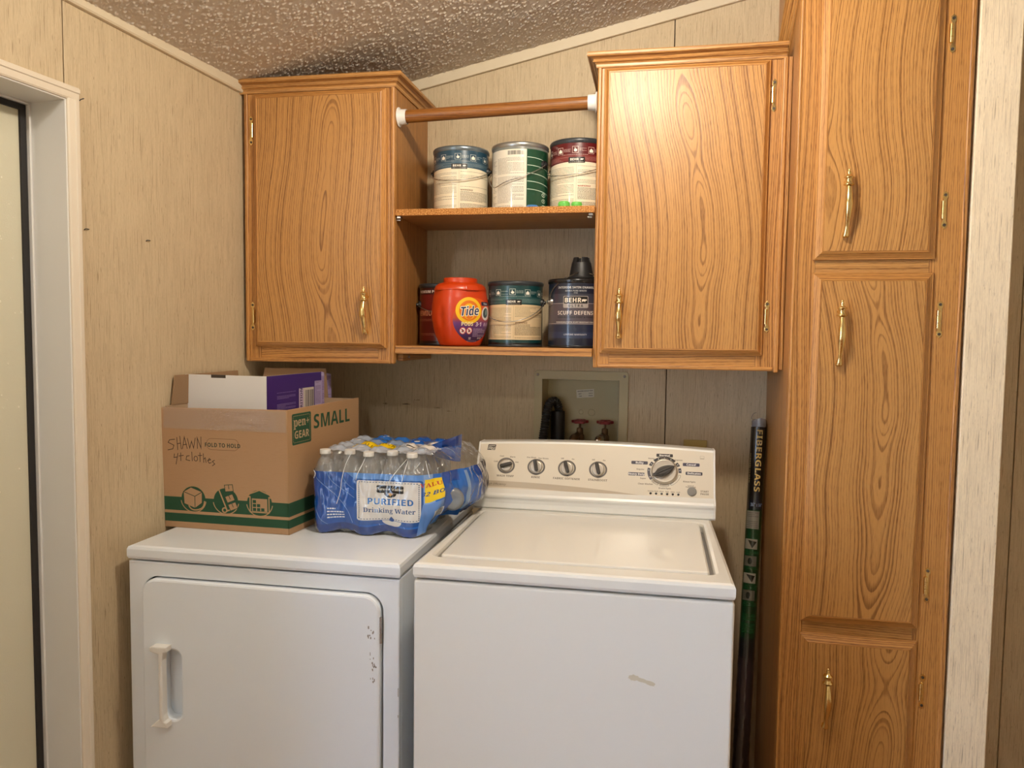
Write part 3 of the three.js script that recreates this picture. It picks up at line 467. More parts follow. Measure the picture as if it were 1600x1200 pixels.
canThing('dark red banded paint can, rightmost on the upper shelf', 1.0045, Y1, 0.185, 0.084, 0.203, PI + 0.02, bandLabel('#5c1418', '#7a3230', 200, { plate: 118, warn: '#8a2a20' }), mLid, { ear: PI / 2 - 0.35, hy: 0.132, sag: 0.036 });
canThing('dark red paint can half hidden behind the orange detergent tub', 0.5635, Y2, 0.084, 0.080, 0.196, PI - 0.35, canvasTex(CW, CH, (g, w, h) => {
  g.fillStyle = '#6d1a16'; g.fillRect(0, 0, w, h); g.fillStyle = '#3a0d0e'; g.fillRect(0, 0, w, 66); g.fillStyle = '#2a0a0c'; g.fillRect(0, h - 26, w, 26); const c = w / 2;
  text(g, 'PREMIUM PLUS', c - 20, 40, 34, '#e9d9c8'); text(g, 'PREMIUM', c - 60, 236, 62, '#e8a27a', { style: '' }); lines(g, c - 200, c + 100, 290, 310, 12, '#d99b7a', 4, 3); lines(g, c - 130, c + 60, 420, 440, 12, '#d99b7a', 9, 3);
}), mLid, { ear: PI / 2 + 0.5, hy: 0.13 });
canThing('teal banded paint can with cream label on the lower shelf', 0.8160, Y2, 0.172, 0.0835, 0.197, PI + 0.10, bandLabel('#123f42', '#2b5557', 300, { paper: '#dcc39a', foot: true, arc: 150, plate: 124, base: '#123f42' }), mLid, { ear: PI / 2 - 0.1, hy: 0.135, sag: 0.06 });
canThing('navy blue paint can under a black cap on the lower shelf', 1.009, Y2, 0.2, 0.0855, 0.202, PI + 0.05, canvasTex(CW, CH, (g, w, h) => {
  g.fillStyle = '#141d31'; g.fillRect(0, 0, w, h); const c = w / 2; g.fillStyle = '#4d454c'; g.fillRect(0, 168, w, 222); g.fillStyle = '#363744'; g.fillRect(0, 90, w, 78); g.fillStyle = '#1c2740'; g.fillRect(0, 338, w, 60); g.fillStyle = '#273350'; g.fillRect(0, 398, w, 50);
  g.fillStyle = '#b9b0ac'; g.fillRect(0, 166, w, 3); g.fillRect(0, 330, w, 3);
  text(g, 'INTERIOR SATIN ENAMEL', c, 40, 24, '#c9c6c0'); text(g, 'EXTRA PURE WHITE', c, 66, 18, '#a9a7a4'); text(g, '7750', c, 84, 14, '#a9a7a4');
  rr(g, c - 98, 108, 196, 96, 10); g.fillStyle = '#a49a94'; g.fill(); rr(g, c - 92, 113, 184, 56, 6); g.fillStyle = '#0e0d0e'; g.fill(); text(g, 'BEHR', c - 22, 142, 52, '#efe3cf'); bear(g, c + 62, 142, 16, '#efe3cf'); text(g, 'U L T R A', c, 187, 28, '#241f22');
  text(g, 'SCUFF DEFENSE', c + 8, 244, 42, '#d8ccc0', { style: '' }); text(g, 'STAIN-BLOCKING PAINT & PRIMER', c, 278, 18, '#17141a'); text(g, 'REMARKABLE WITH SCUFF RESISTANT FINISH', c, 318, 15, '#cfc5bb'); text(g, 'LIFETIME WARRANTY', c, 418, 18, '#b8b6b8');
}), mBlackGloss, { ear: PI / 2 + 0.55, hy: 0.135, up: 0.092, wire: S({ color: lin(0.12, 0.09, 0.06), roughness: 0.4, metalness: 0.6 }), earMat: mSteel });
{ // black cap sitting on the navy can
  const t = thing('plastic_cap', 'black notched plastic cap standing on the navy paint can', 'cap', [1.020, Y2 + 0.2025, 0.2]); t.scale.set(1.16, 1.16, 1.16);
  const c = lathe([[0.0, 0.001], [0.044, 0.001], [0.044, 0.006], [0.0315, 0.008], [0.0245, 0.044], [0.0215, 0.044], [0.028, 0.01], [0, 0.009]], 36);
  obj('cap_body', [c], mBlack, t);
  for (let i = 0; i < 4; i++) { const a0 = i * PI / 2 + 0.12, w = 0.98, sh = new THREE.Shape(); sh.absarc(0, 0, 0.0240, a0, a0 + w, false); sh.absarc(0, 0, 0.0150, a0 + w, a0, true); const g = extr(sh, 0.014, 0.0006); g.rotateX(-PI / 2); const p = g.attributes.position; for (let j = 0; j < p.count; j++) { const k = 1 - 0.16 * p.getY(j) / 0.014; p.setX(j, p.getX(j) * k); p.setZ(j, p.getZ(j) * k); } g.translate(0, 0.0435, 0); obj('prong', [g], mBlack, t); }
}
function capThing(name, label, x, z, mat, r, h, turn) {
  const t = thing(name, label, 'cap', [x, Y1, z], turn);
  obj('cap_body', [lathe([[0, 0.001], [r * 0.8, 0.0005], [r, 0.003], [r, h - 0.003], [r - 0.002, h], [r - 0.0045, h], [r - 0.005, h - 0.003], [0, h - 0.0035]], 28)], mat, t);
  const kn = []; for (let i = 0; i < 22; i++) { const a = (i / 22) * PI * 2, g = new THREE.BoxGeometry(0.0012, h * 0.55, 0.0012); g.translate(0, h * 0.5, r); g.rotateY(a); kn.push(g); } obj('grip_rib', kn, mat, t);
}
const mGreen = S({ color: lin(0.16, 0.55, 0.10), roughness: 0.35 });
capThing('screw_cap', 'left one of the two bright green caps on the upper shelf', 0.976, 0.292, mGreen, 0.0165, 0.0175, 0);
capThing('screw_cap', 'right one of the two bright green caps on the upper shelf', 1.012, 0.288, mGreen, 0.0150, 0.0160, 0.2);
capThing('screw_cap', 'small blue cap before the dark green paint can', 0.884, 0.292, S({ color: lin(0.05, 0.22, 0.55), roughness: 0.35 }), 0.0165, 0.0085, 0.1);

{ // detergent tub
  const cx = 0.6570, cz = 0.236, t = thing('detergent_tub', 'round orange laundry detergent tub with purple label', 'tub', [cx, Y2, cz], 0.75);
  const prof = [[0.045, 0.0], [0.058, 0.001], [0.0625, 0.005], [0.0655, 0.010], [0.074, 0.030], [0.0815, 0.055], [0.0862, 0.082], [0.0872, 0.100], [0.0862, 0.122], [0.0832, 0.145], [0.0800, 0.160], [0.0790, 0.1665]];
  const H = 0.1665, sq = (a) => 1 + 0.035 * Math.cos(4 * a), pr = (v) => { const y = v; for (let i = 0; i < prof.length - 1; i++) if (y <= prof[i + 1][1] + 1e-9) { const [r0, y0] = prof[i], [r1, y1] = prof[i + 1]; return lerp(r0, r1, clamp((y - y0) / (y1 - y0))); } return prof.at(-1)[0]; };
  const body = grid(96, 48, (u, v) => { const a = u * PI * 2 - PI, y = v < 0.03 ? 0 : H * (v - 0.03) / 0.97, r = (v < 0.03 ? lerp(0, 0.058, v / 0.03) : pr(y)) * sq(a + PI / 4); let dent = 0; const da = Math.atan2(Math.sin(a + 1.22), Math.cos(a + 1.22)); dent = 0.006 * Math.exp(-((da / 0.16) ** 2)) * Math.exp(-(((y - 0.085) / 0.03) ** 2)); return [Math.sin(a) * (r - dent), y, Math.cos(a) * (r - dent) * 0.90]; });
  const map = canvasTex(1536, 512, (g, w, h) => {
    g.fillStyle = '#cb3b0c'; g.fillRect(0, 0, w, h);
    const c = w / 2 + 34, cy = 262; g.save(); g.beginPath(); g.ellipse(c, cy, 208, 196, 0, 0, 7); g.clip();
    const gr = g.createLinearGradient(0, 66, 0, 460); gr.addColorStop(0, '#dd5a12'); gr.addColorStop(0.45, '#c04a2a'); gr.addColorStop(0.56, '#6d3a7c'); gr.addColorStop(0.75, '#4a2a66'); gr.addColorStop(1, '#2c1c44'); g.fillStyle = gr; g.fillRect(0, 0, w, h); g.restore();
    g.fillStyle = '#f2c022'; g.beginPath(); g.ellipse(c - 62, 178, 122, 118, 0, 0, 7); g.fill(); g.fillStyle = '#e2761a'; g.beginPath(); g.ellipse(c - 62, 178, 92, 90, 0, 0, 7); g.fill(); g.fillStyle = '#f2c022'; g.beginPath(); g.ellipse(c - 62, 186, 60, 70, 0, 0, 7); g.fill(); g.fillStyle = '#e2761a'; g.beginPath(); g.ellipse(c - 62, 196, 44, 58, 0, 0, 7); g.fill();
    text(g, 'Tide', c - 62, 184, 108, '#1d2a55', { style: 'bold italic', stroke: '#f4ecdc', lw: 12, sx: 0.82, rot: -0.06 });
    g.fillStyle = '#2a2340'; rr(g, c + 62, 98, 108, 34, 8); g.fill(); text(g, 'free', c + 116, 115, 26, '#e8e2ec'); g.fillStyle = '#d5d3d6'; g.beginPath(); g.ellipse(c + 118, 200, 54, 62, 0.2, 0, 7); g.fill(); g.fillStyle = '#23404a'; g.beginPath(); g.ellipse(c + 112, 196, 32, 44, 0.2, 0, 7); g.fill(); g.fillStyle = '#6b8f93'; g.beginPath(); g.ellipse(c + 120, 190, 12, 26, 0.2, 0, 7); g.fill();
    text(g, 'PODS', c - 78, 296, 46, '#f4e9b4'); text(g, '3·1', c + 40, 298, 50, '#e3d9e0', { style: '' }); for (let i = 0; i < 3; i++) { g.fillStyle = '#b79fc2'; g.beginPath(); g.ellipse(c + 110 + i * 32, 298, 10, 18, 0, 0, 7); g.fill(); }
    for (const x of [c - 120, c - 54]) { g.fillStyle = '#efe0dc'; g.beginPath(); g.arc(x, 356, 29, 0, 7); g.fill(); g.lineWidth = 6; g.strokeStyle = '#b93030'; g.stroke(); g.fillStyle = '#2a2030'; g.fillRect(x - 9, 342, 10, 28); g.fillRect(x + 2, 350, 10, 12); g.beginPath(); g.moveTo(x - 18, 338); g.lineTo(x + 18, 374); g.stroke(); }
    lines(g, c - 12, c + 150, 336, 408, 11, 'rgba(220,205,225,.75)', 12, 5); text(g, '32', c - 40, 424, 26, '#e6dcd8'); text(g, '28 OZ', c + 80, 420, 20, '#e6dcd8'); lines(g, c - 70, c + 60, 442, 452, 9, 'rgba(220,205,225,.6)', 14, 3);
  });
  obj('tub_body', [body], Ph({ map, roughness: 0.33, clearcoat: 0.3, clearcoatRoughness: 0.2 }), t);
  const mO = Ph({ color: lin(0.58, 0.046, 0.004), roughness: 0.34, clearcoat: 0.3, clearcoatRoughness: 0.2 });
  const lid = lathe([[0.0795, 0.1665], [0.0805, 0.168], [0.0800, 0.172], [0.0765, 0.180], [0.069, 0.187], [0.0575, 0.191], [0.0535, 0.1915], [0.0520, 0.193], [0.0518, 0.2035], [0.0500, 0.2055], [0.0, 0.2055]], 64); lid.scale(1, 1, 0.92); obj('lid', [lid], mO, t);
  const tab = extr(rrect(-0.02, 0.02, 0, 0.016, 0.005), 0.004, 0.0012); tab.rotateX(-0.35); tab.translate(0, 0.166, 0.0715); obj('latch', [tab], mO, t);
}

// ---------------------------------------------------------------- plumbing box, hoses, outlet
{
  const t = thing('outlet_box', 'beige recessed washer outlet box in the back wall', 'outlet box'), mB = S({ color: lin(0.50, 0.43, 0.255), roughness: 0.45 });
  const fr = rrect(0.851, 1.160, 0.99, 1.326, 0.012); const h = new THREE.Path(); h.moveTo(0.878, 1.02); h.lineTo(0.878, 1.297); h.lineTo(1.130, 1.297); h.lineTo(1.130, 1.02); h.closePath(); fr.holes.push(h);
  obj('flange', [extr(fr, 0.005, 0.0012, 0.0005)], mB, t);
  const D = -0.095, i = 0.006, A = [0.878, 1.02], B = [1.130, 1.297], q = (x, y, z) => [x, y, z];
  obj('tub', [quads([[q(A[0] + i, A[1], D), q(B[0] - i, A[1], D), q(B[0] - i, B[1] - i, D), q(A[0] + i, B[1] - i, D)], [q(A[0], A[1], 0), q(A[0] + i, A[1], D), q(A[0] + i, B[1] - i, D), q(A[0], B[1], 0)], [q(B[0] - i, A[1], D), q(B[0], A[1], 0), q(B[0], B[1], 0), q(B[0] - i, B[1] - i, D)], [q(A[0] + i, B[1] - i, D), q(B[0] - i, B[1] - i, D), q(B[0], B[1], 0), q(A[0], B[1], 0)], [q(A[0], A[1], 0), q(B[0], A[1], 0), q(B[0] - i, A[1], D), q(A[0] + i, A[1], D)]])], mB, t);
  for (const [x, y] of [[0.863, 1.312], [1.147, 1.311]]) { const g = lathe([[0, 0.003], [0.003, 0.0025], [0.0045, 0.0005], [0.0045, 0]], 14); g.rotateX(PI / 2); g.translate(x, y, 0.0055); obj('screw', [g], mSteel, t); }
  for (const [x, y, r] of [[1.034, 1.18, 0.0115], [0.998, 1.181, 0.007]]) { const k = new THREE.TorusGeometry(r, 0.0012, 8, 26); k.translate(x, y, D + 0.0006); obj('knockout', [k], mB, t); }
  const st = quads([[[0.983, 1.229, D + 0.0012], [1.042, 1.234, D + 0.0012], [1.041, 1.262, D + 0.0012], [0.981, 1.257, D + 0.0012], [[0, 0], [1, 0], [1, 1], [0, 1]]]]);
  obj('sticker', [st], S({ map: canvasTex(256, 120, (g) => { g.fillStyle = '#d9d3c4'; g.fillRect(0, 0, 256, 120); text(g, 'WASHER OUTLET BOX', 128, 24, 22, '#3a352c'); text(g, 'HOT', 50, 62, 22, '#3a352c'); text(g, 'COLD', 206, 62, 22, '#3a352c'); text(g, 'SIZE', 54, 94, 20, '#3a352c'); text(g, 'DRAIN', 204, 94, 20, '#3a352c'); }), roughness: 0.6 }), t);
}
{ // standpipe and ribbed drain hose
  const t = thing('drain_pipe', 'smooth black standpipe in the outlet box', 'pipe', [0, 0, 0]);
  obj('pipe', [lathe([[0.0235, 1.021], [0.0235, 1.186], [0.020, 1.186], [0.020, 1.08]], 30).translate(0.925, 0, -0.052)], mBlack, t);
  const h = thing('drain_hose', 'black ribbed drain hose hooked into the standpipe', 'hose');
  const cv = new THREE.CatmullRomCurve3([[0.876, 0.96, 0.10], [0.883, 1.06, 0.052], [0.8895, 1.13, 0.024], [0.894, 1.185, 0.001], [0.902, 1.217, -0.02], [0.915, 1.222, -0.038], [0.926, 1.20, -0.052], [0.927, 1.172, -0.053], [0.926, 1.13, -0.053]].map((p) => new THREE.Vector3(...p)));
  const N = 420, F = cv.computeFrenetFrames(N), pos = [], K = 18;
  const g = grid(K, N, (u, v) => { const i = Math.round(v * N), p = cv.getPointAt(v), a = u * PI * 2, r = 0.0135 + 0.0015 * Math.sin(v * 2 * PI * 52); const n = F.normals[i], b = F.binormals[i]; return [p.x + r * (Math.cos(a) * n.x + Math.sin(a) * b.x), p.y + r * (Math.cos(a) * n.y + Math.sin(a) * b.y), p.z + r * (Math.cos(a) * n.z + Math.sin(a) * b.z)]; }, true);
  obj('hose', [g], mBlack, h);
}
function valve(label, x, ring) {
  const t = thing('water_valve', label, 'valve', [x, 0, -0.05]);
  const s = new THREE.Shape(); for (let i = 0; i <= 72; i++) { const a = (i / 72) * PI * 2, r = 0.0258 + 0.0030 * Math.cos(a * 6); i ? s.lineTo(Math.cos(a) * r, Math.sin(a) * r) : s.moveTo(Math.cos(a) * r, Math.sin(a) * r); }
  for (let k = 0; k < 4; k++) { const p = new THREE.Path(); p.absellipse(Math.cos(k * PI / 2 + 0.4) * 0.0135, Math.sin(k * PI / 2 + 0.4) * 0.0135, 0.005, 0.005, 0, PI * 2); s.holes.push(p); }
  const w = extr(s, 0.009, 0.0022); w.rotateX(-PI / 2 + 0.05); w.translate(0, 1.150, 0); const hub = cyl(0.006, 0.007, 0.015, 0, 1.1545, 0, 'y', 14);
  obj('hand_wheel', [w, hub], S({ color: lin(0.23, 0.02, 0.025), roughness: 0.4 }), t);
  obj('stem', [cyl(0.004, 0.004, 0.02, 0, 1.1405, 0, 'y', 12), lathe([[0.006, 1.134], [0.0115, 1.132], [0.0125, 1.122], [0.0125, 1.112], [0.009, 1.108]], 6)], mBrassOld, t);
  obj('valve_body', [lathe([[0.009, 1.115], [0.0145, 1.108], [0.0155, 1.09], [0.0145, 1.07], [0.012, 1.06], [0.012, 1.0205]], 22)], mBrassOld, t);
  const sp = lathe([[0.0, 0], [0.009, 0], [0.0095, 0.018], [0.0125, 0.019], [0.0135, 0.024], [0.0125, 0.034], [0.009, 0.037], [0.0085, 0.045], [0, 0.046]], 20); sp.rotateX(PI / 2 + 0.35); sp.rotateY(-0.35); sp.scale(1.12, 1.12, 1.12); sp.translate(-0.006, 1.111, 0.008);
  obj('coupling', [sp], ring, t);
  return t;
}
valve('left water valve with red wheel handle and brass coupling', 1.0, mBrassOld); valve('right water valve with red wheel handle and silver coupling', 1.0835, mChrome);
tag(obj('supply_hose', [tube([[0.978, 1.083, 0.0], [0.968, 1.07, 0.02], [0.955, 1.05, 0.04], [0.94, 1.0, 0.09], [0.93, 0.9, 0.14]], 0.0085, 40, 12)], mBlack), 'black rubber supply hose running down from the left valve', 'hose');
tag(obj('supply_hose', [tube([[1.066, 1.083, 0.0], [1.062, 1.07, 0.014], [1.06, 1.04, 0.035], [1.05, 0.98, 0.09], [1.04, 0.9, 0.14]], 0.0085, 40, 12)], mBlack), 'black rubber supply hose running down from the right valve', 'hose');
{
  const t = thing('wall_outlet', 'almond wall outlet peeking over the washer console', 'outlet', [1.375, 1.055, 0]), mA = S({ color: lin(0.46, 0.34, 0.11), roughness: 0.4 });
  obj('cover_plate', [bx(-0.0365, 0.0365, -0.058, 0.058, 0.0005, 0.006, 0.0025)], mA, t);
  for (const y of [0.022, -0.022]) { const r = obj('receptacle', [extr(rrect(-0.0175, 0.0175, y - 0.0145, y + 0.0145, 0.006), 0.0025, 0.0006, 0.0058)], mA, t); obj('slot', [bx(-0.008, -0.006, y - 0.003, y + 0.006, 0.0078, 0.0086), bx(0.006, 0.008, y - 0.003, y + 0.006, 0.0078, 0.0086), cyl(0.0025, 0.0025, 0.001, 0, y - 0.008, 0.0082, 'z', 10)], mBlack, r); }
  obj('screw', [cyl(0.003, 0.003, 0.002, 0, 0, 0.0066, 'z', 10)], mSteel, t);
}
{ // roll of screening leaning beside the pantry
  const A = new THREE.Vector3(1.510, 0.0, 0.262), B = new THREE.Vector3(1.5655, 1.183, 0.034), L = A.distanceTo(B), t = thing('screen_roll', 'black roll of fiberglass screening in a clear sleeve beside the washer', 'roll');
  t.position.copy(A); t.quaternion.setFromUnitVectors(new THREE.Vector3(0, 1, 0), B.clone().sub(A).normalize());
  const R = 0.0232;
  obj('roll', [lathe([[0, 0.004], [R - 0.002, 0.004], [R - 0.001, 0.01], [R - 0.0015, L - 0.012], [R - 0.004, L - 0.006], [0.008, L - 0.006], [0.007, L - 0.02], [0, L - 0.02]], 28)], S({ color: lin(0.02, 0.02, 0.024), roughness: 0.6 }), t);
  const lab = canvasTex(512, 1536, (g, w, h) => {
    g.fillStyle = '#16181c'; g.fillRect(0, 0, w, h); const c = w / 2;
    g.fillStyle = '#0c2a17'; g.fillRect(c - 20, 0, 230, h * 0.33); g.fillStyle = '#0d3a1e'; g.fillRect(c - 120, h * 0.36, 330, h * 0.54); g.fillStyle = '#0a0b0c'; g.fillRect(c - 120, 0, 210, h * 0.33);
    text(g, 'FIBERGLASS', c + 20, h * 0.146, 82, '#c8a95e', { rot: PI / 2, sx: 0.90 }); text(g, 'SCREEN CLOTH', c - 76, h * 0.18, 28, '#a09068', { rot: PI / 2 });
    g.fillStyle = '#0d1526'; g.fillRect(c - 120, h * 0.318, 330, 60); text(g, '36" x 84"', c + 30, h * 0.338, 32, '#8494b0'); g.fillStyle = '#7d7a70'; g.fillRect(c - 84, h * 0.365, 150, 118); lines(g, c - 76, c + 56, h * 0.372, h * 0.435, 12, '#4a4942', 2, 3);
    for (let i = 0; i < 4; i++) { const y = h * (0.485 + i * 0.072); g.fillStyle = i % 2 ? '#5f5d53' : '#8f8b80'; g.fillRect(c - 80, y, 140, 66); g.fillStyle = '#1a221b'; g.beginPath(); if (i % 2) g.arc(c - 10, y + 33, 22, 0, 7); else { g.moveTo(c - 40, y + 8); g.lineTo(c + 50, y + 16); g.lineTo(c + 6 + i * 8, y + 60); } g.fill(); lines(g, c - 110, c + 180, y + 72, y + 104, 9, '#1f5a33', i, 3); }
    lines(g, c - 110, c + 180, h * 0.80, h * 0.88, 9, '#1f5a33', 9, 3);
  });
  const bag = lathe([[R + 0.0004, L * 0.40], [R + 0.0006, L - 0.02]], 40); bag.rotateY(PI - 0.22); obj('label_wrap', [bag], Ph({ map: lab, roughness: 0.22, clearcoat: 0.7, clearcoatRoughness: 0.12 }), t);
  const film = grid(28, 60, (u, v) => { const a = u * PI * 2, y = L * lerp(0.02, 0.41, v), r = R + 0.001 + 0.0009 * n3(Math.cos(a) * 2, Math.sin(a) * 2, y * 40); return [Math.sin(a) * r, y, Math.cos(a) * r]; });
  obj('sleeve', [film], Ph({ color: lin(0.03, 0.02, 0.025), roughness: 0.18, clearcoat: 0.8, clearcoatRoughness: 0.15 }), t);
  const fr = grid(28, 8, (u, v) => { const a = u * PI * 2, r = R * (1.02 - 0.1 * v) + 0.0012 * Math.sin(a * 5 + v * 3); return [Math.sin(a) * r, L - 0.02 + 0.024 * v + 0.004 * Math.sin(a * 2 + 1) * v, Math.cos(a) * r]; });
  obj('sleeve_end', [fr], Ph({ color: lin(0.75, 0.75, 0.78), transmission: 0.75, thickness: 0, roughness: 0.2 }), t);
  obj('hang_loop', [tube([[-0.016, L, 0], [-0.024, L + 0.008, 0.004], [-0.018, L + 0.022, 0.004], [-0.010, L + 0.026, 0]], 0.0011, 20, 6)], S({ color: lin(0.25, 0.2, 0.15), roughness: 0.5 }), t);
}

// ---------------------------------------------------------------- dryer
{
  const X0 = -0.0217, X1 = 0.6818, ZF = 0.8571, YT = 0.9137, t = thing('dryer', 'white front loading dryer under the cardboard box', 'dryer');
  obj('cabinet', [bx(X0 + 0.003, X0 + 0.02, 0.02, 0.8765, 0.50, ZF - 0.02, 0.003), bx(X1 - 0.022, X1 - 0.003, 0.02, 0.8765, 0.14, ZF - 0.02, 0.003), bx(0.03, X1 - 0.01, 0.02, 0.8765, 0.14, 0.155), bx(0.03, 0.045, 0.02, 0.8765, 0.14, 0.49), bx(X0 + 0.003, 0.045, 0.02, 0.8765, 0.49, 0.505)], mEnamelD, t);
  const dx0 = 0.022, dx1 = 0.635, dy0 = 0.22, dy1 = 0.8375, fa = X0 + 0.002, fb = X1 - 0.003, ia = dx0 - 0.003, ib = dx1 + 0.004, it = dy1 + 0.003, ir = 0.042, fs = new THREE.Shape();
  fs.moveTo(fa, 0.02); fs.lineTo(ia, 0.02); fs.lineTo(ia, it - ir); fs.absarc(ia + ir, it - ir, ir, PI, PI / 2, true); fs.lineTo(ib - ir, it); fs.absarc(ib - ir, it - ir, ir, PI / 2, 0, true); fs.lineTo(ib, 0.02); fs.lineTo(fb, 0.02); fs.lineTo(fb, 0.8755); fs.lineTo(fa, 0.8755); fs.closePath();
  obj('front_panel', [extr(fs, 0.02, 0.003, ZF - 0.022, 14)], mEnamelD, t); obj('kick_panel', [bx(ia + 0.002, ib - 0.002, 0.02, dy0 - 0.004, ZF - 0.022, ZF - 0.003, 0.002)], mEnamelD, t);
  obj('door_well', [bx(dx0 - 0.012, dx1 + 0.012, dy0 - 0.012, dy1 + 0.012, ZF - 0.045, ZF - 0.024)], mGap, t);
  const ds = rrect(dx0, dx1, dy0, dy1, 0.040); ds.holes.push(rrect(0.079, 0.1265, 0.490, 0.664, 0.021));
  const door = obj('door', [extr(ds, 0.032, 0.0055, ZF - 0.022, 14)], mEnamelD, t);
  { const g = rrect(0.077, 0.1285, 0.488, 0.666, 0.022), pts = g.getPoints(10), Q = []; const zc = ZF + 0.006, zb = ZF - 0.020; for (let i = 0; i < pts.length; i++) { const a = pts[i], b = pts[(i + 1) % pts.length]; Q.push([[a.x, a.y, zc], [b.x, b.y, zc], [b.x, b.y, zb], [a.x, a.y, zb]]); } const back = new THREE.ShapeGeometry(g); back.translate(0, 0, zb); obj('handle_recess', [quads(Q), back], mEnamelD, door); }
  const cs = poly([[0.056, 0], [0.100, 0], [0.100, 0.013], [0.092, 0.016], [0.0885, 0.03], [0.0885, 0.168], [0.092, 0.186], [0.102, 0.190], [0.102, 0.202], [0.062, 0.202], [0.056, 0.198], [0.056, 0.188], [0.079, 0.182], [0.0795, 0.02], [0.068, 0.012]].map(([x, y]) => [x, y + 0.4765]));
  obj('handle', [extr(cs, 0.022, 0.003, ZF + 0.0088)], mPlasticW, door);
  const hg = []; for (let i = 0; i < 5; i++) hg.push(cyl(0.0035, 0.0035, 0.0115, dx1 + 0.001, 0.732 + i * 0.0125, ZF + 0.004, 'y', 12)); obj('hinge', hg, mSteel, t);
  const hg2 = []; for (let i = 0; i < 5; i++) hg2.push(cyl(0.0035, 0.0035, 0.0115, dx1 + 0.001, 0.29 + i * 0.0125, ZF + 0.004, 'y', 12)); obj('hinge', hg2, mSteel, t);
  const tp = extr(poly([[X0, -ZF - 0.002], [X1, -ZF - 0.002], [X1, -0.13], [0.026, -0.13], [X0, -0.44]]), YT - 0.8785, 0.009); tp.rotateX(-PI / 2); tp.translate(0, 0.8785, 0); obj('top', [tp], mEnamelD, t);
  // chips and rub marks in the enamel by the hinge
  const r = mulberry(77), ch = []; for (let i = 0; i < 26; i++) { const k = i < 10; const x = k ? 0.605 + r() * 0.018 : 0.612 + r() * 0.016, y = k ? 0.735 + r() * 0.03 : 0.632 + r() * 0.07; ch.push(bx(x, x + 0.001 + r() * 0.0025, y, y + 0.002 + r() * 0.006, ZF + 0.0098, ZF + 0.0103)); } for (const [x, y, h] of [[X1 - 0.006, 0.60, 0.02], [X1 - 0.006, 0.55, 0.006]]) ch.push(bx(x, x + 0.0012, y, y + h, ZF - 0.0022, ZF - 0.0016));
  obj('scuff_mark', ch, S({ color: lin(0.28, 0.26, 0.24), roughness: 0.7 }), t);
}
